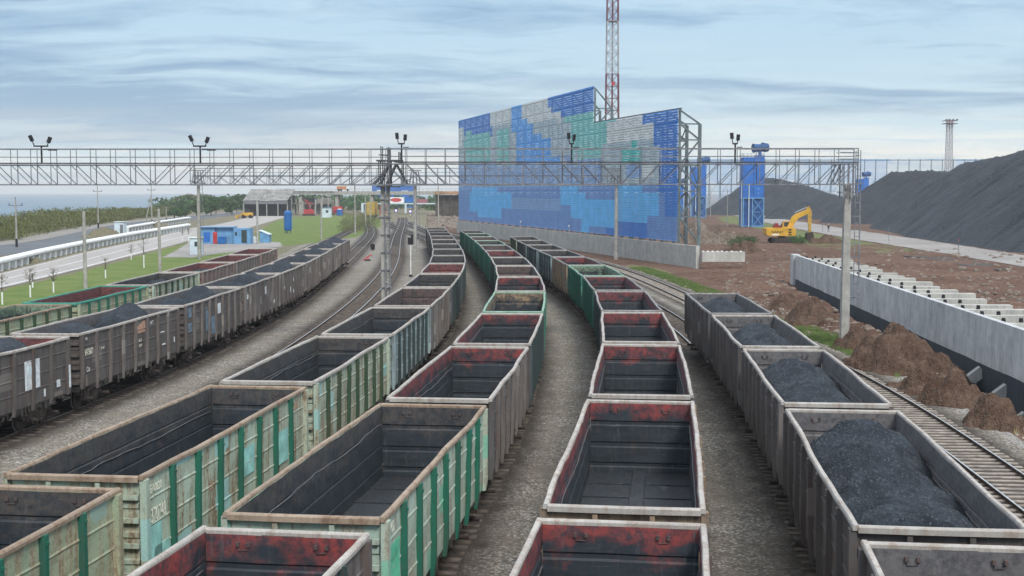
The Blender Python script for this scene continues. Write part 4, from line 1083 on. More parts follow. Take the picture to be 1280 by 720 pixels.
# far wind fence behind the stockpiles
FY = 625; z_ft = AT(1100, 199.5, FY).z
ff = empty('wind_fence', (AT(845, 250, FY).x, FY, 0)); tag(ff, 'long pale translucent blue mesh fence behind the coal piles', 'fence')
m, k, b = newmat('pale_mesh_blue', .6); pp = worldvec(k)
vo = k.n('ShaderNodeTexVoronoi', {'Vector': k.mapping(pp, (.07, .0, .12)), 'Scale': 1.0}, distance='CHEBYCHEV')
sc3 = k.n('ShaderNodeSeparateColor', {0: vo.outputs['Color']})
k.nt.links.new(k.mix(k.ramp(sc3.outputs[0], .3, .7), (.40, .50, .58), (.20, .36, .58)), b.inputs[0]); M_mesh = m
x0f, x1f = ff.location.x, AT(1260, 250, FY).x; nbay = 30
fr = MB()
for i in range(nbay):
    xa_, xb2 = lerp(x0f, x1f, i / nbay) - x0f, lerp(x0f, x1f, (i + 1) / nbay) - x0f; m = MB(); z = 2.0
    while z < z_ft: m.box((xa_ + .15, -.02, z), (xb2 - .15, .05, z + .30 )); z += .55
    m.build('mesh_panel', M_mesh, ff)
    MB().bar((xa_, .3, 0), (xa_, .3, z_ft + .3), .35).bar((xa_, .3, z_ft * .75), (xa_, 5, 0), .3).build('post', M_frame, ff)
    fr.bar((xa_, .3, 8), (xb2, .3, 16), .2)
for z in (4, 10, 16, z_ft - .3): fr.bar((0, .3, z), (x1f - x0f, .3, z), .2)
fr.build('rail', M_frame, ff)

# ------------------------------------------------------------------ lattice masts
def lattice(root, z0, z1_, w0, w1, mats, bands, seg):
    z = z0; i = 0; cur = None; mb_ = MB(); H = z1_ - z0
    hw = lambda z: lerp(w0, w1, (z - z0) / H) / 2
    bi = 0
    for (za, zb_, mat) in bands:
        m = MB(); nn = max(1, int(round((zb_ - za) / seg)))
        for q in range(nn):
            a, b_ = lerp(za, zb_, q / nn), lerp(za, zb_, (q + 1) / nn); ha, hb = hw(a), hw(b_)
            cs = [(-1, -1), (1, -1), (1, 1), (-1, 1)]
            for j in range(4):
                p, q2 = cs[j], cs[(j + 1) % 4]; t = w0 * .036
                m.bar((p[0] * ha, p[1] * ha, a), (p[0] * hb, p[1] * hb, b_), t * 1.7)
                m.bar((p[0] * ha, p[1] * ha, a), (q2[0] * hb, q2[1] * hb, b_), t); m.bar((q2[0] * ha, q2[1] * ha, a), (p[0] * hb, p[1] * hb, b_), t)
                m.bar((p[0] * hb, p[1] * hb, b_), (q2[0] * hb, q2[1] * hb, b_), t)
        m.bar((0, 0, za), (0, 0, zb_), w0 * .10)
        m.build('mast_section', mats[mat], root)
MY = 290; p0 = AT(765, 150, MY); zz_ = lambda py: AT(765, py, MY).z
r = empty('lattice_mast', (p0.x, MY, 0)); tag(r, 'very tall red and white lattice mast behind the patterned screen', 'mast')
lattice(r, 0, zz_(-30), 3.3, 2.3, {'r': M_mred, 'w': M_mwht}, [(0, zz_(215), 'r'), (zz_(215), zz_(153), 'w'), (zz_(153), zz_(93), 'r'), (zz_(93), zz_(27), 'w'), (zz_(27), zz_(-30), 'r')], 2.4)
MB().box((-1.1, -1.1, zz_(27)), (1.1, 1.1, zz_(27) + .15)).build('platform', M_mred, r)
MB().box((-.2, -1.3, zz_(107)), (.5, -.9, zz_(103))).build('equipment_box', M_red, r)
MY = 560; p0 = AT(1186, 200, MY); zz_ = lambda py: AT(1186, py, MY).z
r = empty('floodlight_mast', (p0.x, MY, 0)); tag(r, 'far grey lattice mast with floodlight platform behind the piles', 'mast')
lattice(r, 0, zz_(151), 3.0, 2.0, {'w': M_mwht, 'r': M_mred}, [(0, zz_(160), 'w'), (zz_(160), zz_(151), 'r')], 3)
m = MB().box((-2.6, -2.6, zz_(155)), (2.6, 2.6, zz_(155) + .25))
for a in (-2.5, 2.5): m.bar((-2.5, a, zz_(151)), (2.5, a, zz_(151)), .2).bar((a, -2.5, zz_(151)), (a, 2.5, zz_(151)), .2)
m.build('platform', M_mred, r)
for x in (-2.3, -1, .6, 2.2): MB().box((x - .4, -2.9, zz_(151)), (x + .4, -2.5, zz_(149))).build('lamp_head', M_steel, r)

# ------------------------------------------------------------------ coal stockpiles
def coal_pile(name, ridge, slope, label, res, ext=30, seed=0):
    X = [p[0] for p in ridge]; Yy = [p[1] for p in ridge]; hmx = max(p[2] for p in ridge); e = hmx / slope + 3
    x0, x1, y0, y1 = min(X) - e, max(X) + e, min(Yy) - e, max(Yy) + e; nx, ny = int((x1 - x0) / res), int((y1 - y0) / res)
    gx, gy = np.meshgrid(np.linspace(x0, x1, nx + 1), np.linspace(y0, y1, ny + 1), indexing='ij'); Hh = np.full(gx.shape, -5.0)
    seg = []
    for a, b_ in zip(ridge, ridge[1:]):
        n = max(2, int(math.dist(a[:2], b_[:2]) / 1.5))
        seg += [tuple(lerp(a[q], b_[q], t / n) for q in range(3)) for t in range(n + 1)]
    rr = random.Random(seed)
    for i_, (a, b_, c) in enumerate(seg):
        c2 = c + .25 * noise.noise(Vector((i_ * .35, seed, 0))); Hh = np.maximum(Hh, c2 - slope * np.hypot(gx - a, gy - b_))
    fx = np.zeros(gx.shape)
    mb_ = MB()
    for i in range(nx + 1):
        for j in range(ny + 1):
            x, y, h = gx[i, j], gy[i, j], Hh[i, j]
            # chutes running down the slope: noise stretched along the fall line
            best = min(seg[::4] or seg, key=lambda q: (q[0] - x) ** 2 + (q[1] - y) ** 2)
            an = math.atan2(y - best[1], x - best[0])
            along_ = best[0] * .1 + best[1] * .1 + an * 2.2; dd = math.hypot(x - best[0], y - best[1])
            k1 = noise.noise(Vector((along_ * 1.6, dd * .05, seed))) * 1.4 + noise.noise(Vector((along_ * 5, dd * .07, seed + 5))) * .6
            h += k1 * min(1, dd / 8) * min(1, max(0, (h + 2) / 5)) + .2 * noise.noise(Vector((x * .3, y * .3, seed)))
            mb_.v.append((x, y, max(h, -.4)))
    for i in range(nx):
        for j in range(ny):
            a = i * (ny + 1) + j
            if max(mb_.v[a][2], mb_.v[a + ny + 1][2], mb_.v[a + ny + 2][2], mb_.v[a + 1][2]) > -.35: mb_.f.append([a, a + ny + 1, a + ny + 2, a + 1]); mb_.m.append(0)
    return tag(mb_.build(name, M_pile, smooth=True), label, 'coal pile', 'coal stockpiles')
def RP(px_, py_, Yd): q = AT(px_, py_, Yd); return (q.x, q.y, q.z)
coal_pile('coal_pile', [RP(1203, 203, 345), RP(1236, 197, 320), RP(1268, 190, 298), RP(1295, 182, 277), RP(1356, 174, 250), RP(1490, 150, 210)], .74, 'largest coal pile rising at the right edge beyond the works road', .8, seed=2)
coal_pile('coal_pile', [RP(1116, 213, 410), RP(1140, 211.5, 405), RP(1175, 212, 395), RP(1215, 214, 385)], .74, 'middle coal pile with flat crest left of the largest pile', 1.1, seed=4)
coal_pile('coal_pile', [RP(944, 222, 560), RP(965, 221, 556), RP(1000, 228, 545), RP(1030, 238, 530), RP(1058, 246, 515)], .68, 'farthest coal pile behind the blue tower and excavator', 1.4, seed=6)
coal_pile('coal_pile', [RP(992, 247, 470), RP(1010, 250, 466)], .7, 'low coal cone in front of the farthest pile', 1.2, seed=8)

# ------------------------------------------------------------------ blue towers with misting cannons
def tower(px_, ybase, ytop, wpx, label, cannon_px=26, deep=1.0, legs=True):
    b = G(px_, ybase); H = AT(px_, ytop, b.y).z; W_ = wpx * b.y / FPX; h = W_ / 2
    r = empty('misting_tower', b); tag(r, label, 'tower', 'blue towers with misting cannons')
    zs = H * .42
    MB().box((-h, -h, zs), (h, h, H)).box((-h - .05, -h - .05, H - .35), (h + .05, h + .05, H - .1)).build('cladding', M_blue, r)
    MB().box((-.1, -h - .03, zs + .2), (.06, -h, H - .4)).build('cladding_seam', M_blued, r)
    MB().box((-h - .1, -h - .12, zs - .2), (h + .1, h + .1, zs + .05)).build('ledge', M_lblue, r)
    MB().box((-h + .2, -h + .5, 0), (h - .15, h - .2, zs - .2)).build('core', simple('core_blue', (.015, .085, .27), .6, var=.3, scale=.5), r)
    m = MB()
    for sx_ in (-1, 1):
        for sy in (-1, 1): m.bar((sx_ * h * .97, sy * h * .97, 0), (sx_ * h * .97, sy * h * .97, zs), .28)
    m.bar((-h * .1, -h, 0), (-h * .1, -h, zs), .22)
    for (xa_, xb2) in ((-h * .1, h * .97),):
        for q in range(2): m.bar((xa_, -h, zs * q / 2), (xb2, -h, zs * (q + 1) / 2), .14); m.bar((xb2, -h, zs * q / 2), (xa_, -h, zs * (q + 1) / 2), .14); m.bar((xa_, -h, zs * q / 2 + .1), (xb2, -h, zs * q / 2 + .1), .14)
    for sy in (-1, 1): m.bar((-h, sy * h * .97, .3), (h, sy * h * .97, .3), .2).bar((sy * h * .97, -h, .3), (sy * h * .97, h, .3), .2)
    m.build('base_frame', M_lblue, r)
    MB().bar((-h * .45, -h - .25, 0), (-h * .45, -h - .25, H * .62), .26, n=8).bar((-h - .3, -h * .8, 0), (-h - .3, -h * .8, H * .66), .2, n=8).build('pipe', M_paleblue, r)
    for (dx, dz) in ((.45, H * .55), (.45, H * .49)): MB().bar((h * dx, -h - .02, dz), (h * dx, -h - .1, dz), .4, n=12).build('porthole', M_lblue, r)
    m = MB()
    for (a, c) in (((-h, -h), (h * .1, -h)), ((-h, -h), (-h, h)), ((h, -h), (h, h))):
        for z in (H + .55, H + 1.1): m.bar((*a, z), (*c, z), .07)
        for q in range(4): x, y = lerp(a[0], c[0], q / 3), lerp(a[1], c[1], q / 3); m.bar((x, y, H), (x, y, H + 1.1), .07)
    m.build('railing', M_steel, r)
    cs = cannon_px * b.y / FPX; ca = MB()
    c0 = Vector((h * .75, -h * .2, H + cs * .52)); ax = Vector((1, .25, .06)).normalized()
    ca.bar(c0 - ax * cs * .4, c0 + ax * cs * .02, cs * .46, n=16, r2=.9).bar(c0 + ax * cs * .02, c0 + ax * cs * .22, cs * .42, n=16, r2=1.05).bar(c0 + ax * cs * .22, c0 + ax * cs * .42, cs * .5, n=16, r2=.9)
    ca.bar(c0 - ax * cs * .43, c0 - ax * cs * .38, cs * .5, n=16); ca.bar(c0 + ax * cs * .05 + Vector((0, 0, cs * .22)), c0 + ax * cs * .2 + Vector((0, 0, cs * .22)), cs * .12, n=8)
    ca.build('cannon', M_blued if False else simple('cannon_blue', (.012, .07, .20), .5, var=.3, scale=1) , r)
    MB().bar((h * .7, -h * .2, H), (h * .7, -h * .2, H + cs * .4), cs * .18, n=10).box((h * .6 - cs * .2, -h * .5, H), (h * .6 + cs * .28, h * .2, H + cs * .12)).build('turntable', M_blue, r)
tower(939, 283.5, 197, 26, 'tall blue tower with round misting cannon beside the excavator', 23)
tower(872, 272, 209, 18, 'blue misting tower farther away, just right of the screen edge', 17)
tower(1077, 268, 224, 13, 'far pale blue tower half hidden by the middle coal pile', 12)
tower(847, 274, 232, 12, 'blue tower mostly hidden behind the right edge of the patterned screen', 11)

# ------------------------------------------------------------------ excavator
ex = G(977, 303.5); r = empty('excavator', (ex.x, ex.y, 0), R(4)); tag(r, 'yellow crawler excavator with raised boom on the brown earth', 'excavator')
def prof(mb_, pts, y0, y1, m=0):
    n = len(pts); o = len(mb_.v)
    for y in (y0, y1): mb_.v += [(x, y, z) for x, z in pts]
    mb_.f.append([o + i for i in range(n)]); mb_.m.append(m); mb_.f.append([o + n + i for i in range(n)][::-1]); mb_.m.append(m)
    for i in range(n): mb_.f.append([o + i, o + n + i, o + n + (i + 1) % n, o + (i + 1) % n]); mb_.m.append(m)
    return mb_
for y in (-1.5, .95):
    t = MB(); prof(t, [(-2.4, .5), (-2.1, .08), (-1.7, 0), (1.9, 0), (2.3, .1), (2.6, .5), (2.3, .92), (1.9, 1.0), (-1.7, 1.0), (-2.1, .92)], y, y + .6); tr_ = t.build('track', M_track, r)
    for x in (-1.95, 2.1, -1.1, -.3, .5, 1.3): MB().bar((x, y - .04, .5 if abs(x) > 1.5 else .3), (x, y + .64, .5 if abs(x) > 1.5 else .3), .7 if abs(x) > 1.5 else .3, n=12).build('roller', M_dsteel, tr_)
MB().box((-1.2, -.9, .5), (1.3, .9, 1.0)).bar((0, 0, .9), (0, 0, 1.3), 1.4, n=16).build('undercarriage', M_track, r)
h = MB(); prof(h, [(-3.2, 1.5), (-3.35, 1.7), (-3.35, 2.75), (-3.2, 2.9), (2.35, 2.9), (2.35, 1.35), (-2.6, 1.35)], -1.35, 1.35); body = h.build('body', M_yel, r)
MB().box((.9, -1.38, 1.5), (1.5, -1.345, 1.7)).box((.9, -1.38, 1.9), (1.5, -1.345, 2.2)).box((.9, -1.38, 2.4), (1.5, -1.345, 2.7)).build('vent', M_dsteel, r)
MB().box((-2.3, -1.365, 1.5), (-.9, -1.35, 1.75)).build('white_stripe', M_wht, r)
t_ = text_mesh('lettering', 'SANY', .75, M_dsteel, ext=.01, sx=1.25); t_.parent = r; t_.location = (-2.35, -1.37, 1.85); t_.rotation_euler = (R(90), 0, 0)
MB().box((-1.6, -.6, 2.9), (-.4, .7, 3.35)).box((-1.4, -.5, 3.35), (-.8, .3, 3.75)).build('engine_cover', simple('dark_red_cover', (.22, .03, .03), .6), r)
MB().bar((-.2, -.3, 2.9), (-.2, -.3, 3.7), .18, n=8).build('exhaust', M_dsteel, r)
cb = MB(); prof(cb, [(.3, 2.9), (.4, 4.1), (1.7, 4.15), (2.2, 3.2), (2.2, 2.9)], .35, 1.3); cb.build('cab', M_yel, r)
MB().box((.5, .33, 3.1), (1.6, .345, 3.95)).build('cab_window', M_glass, r)
bm_ = MB(); prof(bm_, [(.8, 2.6), (1.8, 2.6), (2.6, 4.0), (3.1, 4.7), (4.9, 5.5), (5.4, 6.1), (5.1, 6.5), (4.6, 6.3), (2.6, 5.5), (1.9, 5.0)], -.35, .1); bm_.build('boom', M_yel, r)
st_ = MB(); prof(st_, [(4.6, 6.7), (5.2, 7.0), (5.75, 5.9), (5.6, 2.0), (5.2, 1.9), (4.9, 5.4)], -.3, .05); st_.build('stick', simple('worn_yellow', (.42, .26, .05), .55), r)
MB().bar((1.9, -.1, 2.9), (3.0, -.1, 4.9), .2, n=8).bar((2.4, -.1, 5.75), (4.8, -.1, 6.8), .18, n=8).build('hydraulic_ram', M_mwht, r)
bk = MB(); prof(bk, [(4.7, 1.9), (5.8, 2.1), (6.1, 1.2), (5.7, .35), (4.9, .3), (4.6, .9)], -.75, .5); bk.build('bucket', M_track, r)

# ------------------------------------------------------------------ person on the works road
def person(loc, rz, label):
    bm = bmesh.new(); J = [(0,0,.95),(0,0,1.2),(0,0,1.42),(0,0,1.52),(.19,0,1.42),(.27,.03,1.15),(.24,-.12,.95),(-.19,0,1.42),(-.27,.03,1.15),(-.24,-.12,.95),(.1,0,.92),(.12,.02,.5),(.13,.03,.06),(.14,-.14,.03),(-.1,0,.92),(-.12,-.05,.5),(-.13,.0,.06),(-.14,-.17,.03)]
    E = [(0,1),(1,2),(2,3),(2,4),(4,5),(5,6),(2,7),(7,8),(8,9),(0,10),(10,11),(11,12),(12,13),(0,14),(14,15),(15,16),(16,17)]
    Rr = [.15,.15,.15,.07,.08,.055,.045,.08,.055,.045,.10,.075,.055,.045,.10,.075,.055,.045]
    me = bpy.data.meshes.new('person'); me.from_pydata(J, E, []); o = bpy.data.objects.new('person', me); col.objects.link(o)
    md_ = o.modifiers.new('skin', 'SKIN'); sv = me.skin_vertices[0].data
    for i, q in enumerate(Rr): sv[i].radius = (q, q * .8)
    sv[0].use_root = True; o.modifiers.new('sub', 'SUBSURF').levels = 1
    dg = bpy.context.evaluated_depsgraph_get(); m2 = bpy.data.meshes.new_from_object(o.evaluated_get(dg)); bpy.data.objects.remove(o)
    m2.materials.clear(); m2.materials.append(M_cloth); m2.name = 'person'
    o = bpy.data.objects.new('person', m2); col.objects.link(o); o.location = loc; o.rotation_euler = (0, 0, rz); o.scale = (1.05,) * 3
    hd = bmesh.new(); bmesh.ops.create_uvsphere(hd, u_segments=16, v_segments=12, radius=.11); 
    for v_ in hd.verts: v_.co.z *= 1.25; v_.co += Vector((0, -.01, 1.66))
    mm_ = bpy.data.meshes.new('head'); hd.to_mesh(mm_); hd.free(); mm_.materials.append(M_skin); h_ = bpy.data.objects.new('head', mm_); col.objects.link(h_); h_.parent = o
    MB().bar((0, 0, 1.70), (0, 0, 1.83), .3, n=12, r2=.6).build('helmet', M_helmet, o)
    tag(o, label, 'person')
p = G(1035.5, 290); person((p.x, p.y, .06), R(180), 'person in dark work clothes and white helmet on the works road')
for (px_, yt, yb, lab) in ((1028, 279, 290, 'thin post beside the person on the road verge'), (1111, 285, 303, 'thin post on the verge in front of the middle pile'), (1198, 301, 318, 'red-topped marker post in front of the largest pile')):
    b = G(px_, yb); t = AT(px_, yt, b.y); r = empty('marker_post', b); tag(r, lab, 'post', 'marker posts along the works road')
    MB().bar((0, 0, 0), (0, 0, t.z), .10, n=6).build('shaft', M_steel, r); MB().bar((0, 0, t.z), (0, 0, t.z + .25), .14, n=6).build('cap', M_red if px_ > 1150 else M_steel, r)

# ------------------------------------------------------------------ new retaining wall on the right
r = empty('retaining_wall', WALL_F); tag(r, 'unfinished concrete retaining wall with bitumen-black foot at the right', 'wall')
def wp(a, z, o): return WALL_F + WD * a + WN * o + Vector((0, 0, z))        # o>0 towards the tracks
def slab(mb_, a0, a1, z0, z1_, o0, o1, m=0):
    P = [wp(a0, z0, o1), wp(a1, z0, o1), wp(a1, z0, o0), wp(a0, z0, o0), wp(a0, z1_, o1), wp(a1, z1_, o1), wp(a1, z1_, o0), wp(a0, z1_, o0)]
    return mb_.add(P, [(0, 3, 2, 1), (4, 5, 6, 7), (0, 1, 5, 4), (1, 2, 6, 5), (2, 3, 7, 6), (3, 0, 4, 7)], m)
WLEN = 112
m = MB(); slab(m, 0, WLEN, .45, 3.0, -.35, 0); mesh_local(m, r).build('wall_face', M_wallc, r)
m = MB()
nn = 120
edge = [.40 + .10 * noise.noise(Vector((q * .21, 0, 0))) + .05 * noise.noise(Vector((q * .9, 2, 0))) for q in range(nn + 1)]
for q in range(nn):
    a0, a1 = q * WLEN / nn, (q + 1) * WLEN / nn
    P = [wp(a0, -1.7, .02), wp(a1, -1.7, .02), wp(a1, edge[q + 1] + .06, .02), wp(a0, edge[q] + .06, .02)]; m.add(P, [(0, 1, 2, 3)])
slab(m, 0, WLEN, -1.7, .45, -.35, .0); mesh_local(m, r).build('bitumen_foot', M_bitu, r)
m = MB(); slab(m, -2.3, -.25, -.2, 3.05, -.5, .25); mesh_local(m, r).build('end_block', M_wallc, r)
a = 3.0; i = 0
while a < WLEN:
    m = MB(); ln = 4.0 + .25 * math.sin(i * 2.3)
    slab(m, a, a + .8, -.2, 2.85 + .05 * math.sin(i * 1.7), -.36 - ln, -.36); cf = mesh_local(m, r).build('counterfort', M_wallf, r)
    for o_ in (-.6, -1.5):
        c = wp(a + .3, 2.88, o_) - r.location; tag(MB().bar(c, c + Vector((0, 0, .22)), .24, n=8, r2=.8).build('anchor_cap', M_cap, cf), None)
    a += 3.9; i += 1
for (px_, py_, L_) in ((1218, 470, 1.0), (1249, 494, 1.2), (1274, 528, 1.0)):
    q = None
    for a in np.arange(20, 110, .25):
        t_ = wp(a, -.5, .3)
        if PX(t_)[0] >= px_: q = a; break
    if q is None: q = 90
    c = wp(q, AT(px_, py_, wp(q, 0, .5).y).z, .35)
    M = Matrix.Translation(c) @ Matrix.Rotation(math.atan2(WN.y, WN.x), 4, 'Z') @ Matrix.Rotation(R(38), 4, 'Y')
    lab = {1218: 'tilted concrete stub leaning on the black wall foot, farthest of three', 1249: 'larger tilted concrete stub on the wall foot, middle of three', 1274: 'concrete stub against the wall foot at the right edge'}[px_]
    tag(MB().box((-L_ / 2, -.22, -.28), (L_ / 2, .22, .28), 0, M).build('concrete_stub', M_conc), lab, 'concrete block', 'concrete stubs at the wall foot')

# soil heaps
def heap(name, cx, cy, h, rx, ry, label, seed, rot=0, mat=None, res=.14, z0=-.3, group='earth heaps', cat='earth heap'):
    mb_ = MB(); n = int(2.4 * max(rx, ry) / res); n = min(n, 110)
    ca, sa = math.cos(rot), math.sin(rot)
    for i in range(n + 1):
        for j in range(n + 1):
            u_, v_ = (i / n - .5) * 2.6, (j / n - .5) * 2.6; x, y = u_ * rx, v_ * ry
            d = math.hypot(u_, v_) + .16 * noise.noise(Vector((u_ * 1.7, v_ * 1.7, seed)))
            d += .22 * noise.noise(Vector((u_ * 3.1, v_ * 3.1, seed + 9))); d = max(0, d); z = h * max(-.1, 1 - d ** 1.15) if d < 1.3 else -.1 * h
            e = min(1, max(0, (1.25 - d) * 2))
            q = Vector((x, y, seed))
            z += e * (.46 * noise.noise(q * .8) + .30 * noise.noise(q * 2.1) + .16 * abs(noise.noise(q * 4.3)) + .05 * noise.noise(q * 9)) * min(1, h / 1.2)
            mb_.v.append((x * ca - y * sa, x * sa + y * ca, z + z0 if d < 1.28 else z0 - 1.6))
    for i in range(n):
        for j in range(n): a = i * (n + 1) + j; mb_.f.append([a, a + n + 1, a + n + 2, a + 1]); mb_.m.append(0)
    o = mb_.build(name, mat or M_heap, loc=(cx, cy, 0)); return tag(o, label, cat, group)
def hp(px_, ypk, ybase, wpx, label, seed, asp=1.3, **kw):
    b = G(px_, ybase); rx = wpx / 2 * b.y / FPX; cy = b.y + rx * asp * .8; h = AT(px_, ypk, cy).z + .25
    return heap('earth_heap', b.x * cy / b.y, cy, h, rx, rx * asp, label, seed, **kw)
hp(1122, 403, 470, 150, 'largest brown earth heap between the railway and the wall', 1, 1.2, rot=.2)
hp(1150, 452, 492, 62, 'small earth heap at the front foot of the largest heap', 2, 1.1)
hp(1192, 462, 510, 100, 'earth heap with a stone slab on it, right of the largest heap', 3, 1.1)
hp(1240, 492, 540, 96, 'nearest earth heap at the right edge below the black wall foot', 4, 1.3)
hp(1070, 405, 440, 70, 'low earth heap behind the gantry post', 5, 1.2)
hp(1015, 375, 412, 84, 'earth bank left of the gantry post along the wall', 6, 1.8)
hp(985, 366, 392, 66, 'low earth bank beyond the last right-hand coal wagon', 7, 1.4)
hp(1095, 440, 468, 110, 'low spread of dug earth left of the largest heap', 21, 1.5)
hp(1172, 470, 500, 130, 'low spread of dug earth joining the heaps beside the railway', 22, 1.4)
hp(1033, 292, 305, 46, 'small brown earth heap beside the excavator bucket', 8, 1.0)
hp(930, 300, 318, 60, 'flat rubble mound left of the excavator', 9, 1.0)
M_rub = soil('rubble_soil', (.17, .13, .10), (.24, .20, .165), (.09, .07, .055), .3, 2, 1, (.4, .38, .35))
hp(872, 272, 304, 52, 'stony rubble mound behind the end of the screen', 10, .8, mat=M_rub); hp(905, 288, 306, 60, 'overgrown rubble mound between wall end and blue tower', 11, .8, mat=M_rub)
hp(130, 284, 298, 60, 'dark earth mound beside the shore road, left one', 12, 1.0, mat=M_left); hp(192, 276, 285, 40, 'dark earth mound below the propped power pole', 13, .9, mat=M_left)
hp(20, 318, 330, 90, 'low rough mound at the left edge before the pipeline', 14, .8, mat=M_left)
# loose stones
rr = random.Random(11); m = MB()
def rock(mb_, c, s, rr):
    bm = bmesh.new(); bmesh.ops.create_icosphere(bm, subdivisions=1, radius=s)
    vs = [tuple(Vector((v.co.x * rr.uniform(.7, 1.3), v.co.y * rr.uniform(.7, 1.3), v.co.z * rr.uniform(.5, .9))) + Vector(c)) for v in bm.verts]
    mb_.add(vs, [[v.index for v in f.verts] for f in bm.faces]); bm.free()
for _ in range(1500):
    px_, py_ = rr.uniform(900, 1290), rr.uniform(312, 470); q = G(px_, py_)
    if q.x < T7.X(q.y) + 3 or (q - WALL_F).dot(WN) > -3.5 and rr.random() < .5 and False: continue
    if -4 < (q - WALL_F).dot(WN) < .6 and q.y < 140: continue
    z = trench(q.x, q.y); rock(m, (q.x, q.y, z), rr.uniform(.05, .22) * (1 + q.y / 150), rr)
tag(m.build('loose_stones', M_rub), 'stones strewn over the brown earth', kind='stuff')
m = MB()
for _ in range(900):
    y = rr.uniform(35, 110); x = T7.X(y) + rr.uniform(3.0, 5.5); rock(m, (x, y, trench(x, y)), rr.uniform(.03, .10), rr)
for _ in range(1400):
    T = rr.choice([T2, T3, T4, T5, T6]); y = rr.uniform(22, 90); x = T.X(y) + rr.choice((-1, 1)) * rr.uniform(1.9, 4.2); rock(m, (x, y, .01), rr.uniform(.02, .05), rr)
tag(m.build('ballast_stones', simple('ballast_stone', (.33, .31, .28), .9, var=.5, scale=3)), 'loose stones on the ballast', kind='stuff')
c = G(1186, 478); tag(MB().box((-.5, -.3, 0), (.45, .35, .12), 0, Matrix.Translation((c.x, c.y + 1, AT(1186, 478, c.y + 1).z)) @ Matrix.Rotation(.35, 4, 'X')).build('stone_slab', M_rub), 'flat pale stone slab lying on an earth heap', 'stone')
c = AT(1112, 417, G(1112, 455).y + 1); tag(MB().box((-.8, -.12, 0), (.8, .12, .06), 0, Matrix.Translation(c) @ Matrix.Rotation(.7, 4, 'Z') @ Matrix.Rotation(-.35, 4, 'Y')).build('board', M_wood), 'old board lying on the largest earth heap', 'board')

# ------------------------------------------------------------------ vegetation
def leafmat(name, a, b_):
    m, k, b = newmat(name, .8, 0, .2); p = worldvec(k)
    r_ = k.n('ShaderNodeTexNoise', {'Vector': p, 'Scale': .5, 'Detail': 3.0}).outputs[0]
    r2 = k.n('ShaderNodeTexNoise', {'Vector': p, 'Scale': 6.0, 'Detail': 2.0}).outputs[0]
    k.nt.links.new(k.mix(k.ramp(k.math('ADD', k.math('MULTIPLY', r_, .6), k.math('MULTIPLY', r2, .4)), .4, .62), a, b_), b.inputs[0]); return m
M_scrub = leafmat('bare_olive_scrub', (.085, .10, .03), (.155, .165, .06)); M_leaf = leafmat('dark_green_leaves', (.03, .075, .022), (.07, .14, .04)); M_bush = leafmat('dry_bush_twigs', (.11, .09, .06), (.17, .15, .09))
M_tuft = leafmat('dry_grass_blades', (.20, .17, .09), (.32, .27, .15)); M_tuftg = leafmat('green_grass_blades', (.07, .12, .03), (.14, .19, .06)); M_twig = simple('sapling_twigs', (.12, .10, .08), .9, var=.3)
def leaves(mb_, c, rad, n, s, rr, up=1.0, thin=1.0):
    for _ in range(n):
        while True:
            q = Vector((rr.uniform(-1, 1), rr.uniform(-1, 1), rr.uniform(-1, 1)))
            if .25 < q.length < 1: break
        p = Vector((c[0] + q.x * rad[0], c[1] + q.y * rad[1], c[2] + q.z * rad[2]))
        a = Vector((rr.uniform(-1, 1), rr.uniform(-1, 1), rr.uniform(-.6, 1) * up)).normalized() * s * rr.uniform(.6, 1.3); b_ = a.cross(Vector((rr.uniform(-1, 1), rr.uniform(-1, 1), rr.uniform(-1, 1)))).normalized() * s * .5 * thin
        mb_.v += [tuple(p - a), tuple(p + b_), tuple(p + a), tuple(p - b_)]; o = len(mb_.v) - 4; mb_.f.append([o, o + 1, o + 2, o + 3]); mb_.m.append(0)
rr = random.Random(21); m = MB()
spine = [(-60,309,268),(-20,303,266),(0,301,268),(30,296,263),(60,290.5,259),(95,284,257),(125,280,258),(160,276,257),(200,271,258),(235,268,256)]
for i in range(len(spine) - 1):
    for q in range(26):
        t = (q + rr.random()) / 26; px_ = lerp(spine[i][0], spine[i + 1][0], t); yb = lerp(spine[i][1], spine[i + 1][1], t); yt = lerp(spine[i][2], spine[i + 1][2], t)
        b = G(px_, yb); dd = rr.uniform(0, 34); yy = b.y + dd; H = (CAMZ - (yt - 240) * (b.y + 28) / FPX) * rr.uniform(.84, 1.0) * (.55 + .45 * min(1, dd / 22))
        x = b.x * yy / b.y * (1 if rr.random() < .5 else 1.0) + rr.uniform(-4, 4); x = b.x - dd * .45 + rr.uniform(-3, 3)
        leaves(m, (x, yy, H * .5), (3.2, 2.6, H * .5), 190, .34 * (b.y / 300), rr, 2.5, .6)
tag(m.build('shore_scrub', M_scrub), 'dense olive-brown scrub along the shore', kind='stuff')
def tree(px_, yb, yt, wpx, label, rr, mat=None):
    b = G(px_, yb); H = AT(px_, yt, b.y).z; R_ = wpx / 2 * b.y / FPX; r = empty('tree', (b.x, b.y, 0)); tag(r, label, 'tree', 'dark green trees by the shore')
    t = MB().bar((0, 0, -.2), (rr.uniform(-.3, .3), 0, H * .6), .5, n=7, r2=.4)
    for _ in range(5): a = rr.uniform(0, 6.3); t.bar((0, 0, H * rr.uniform(.25, .45)), (math.cos(a) * R_ * .6, math.sin(a) * R_ * .6, H * rr.uniform(.55, .8)), .2, n=5, r2=.4)
    t.build('trunk', M_twig, r); c = MB()
    for _ in range(9):
        a = rr.uniform(0, 6.3); q = rr.uniform(.1, .6) * R_; leaves(c, (math.cos(a) * q, math.sin(a) * q, H * rr.uniform(.32, .84)), (R_ * .42, R_ * .42, H * .17), 130, .42 * (b.y / 450), rr)
    c.build('crown', mat or M_leaf, r)
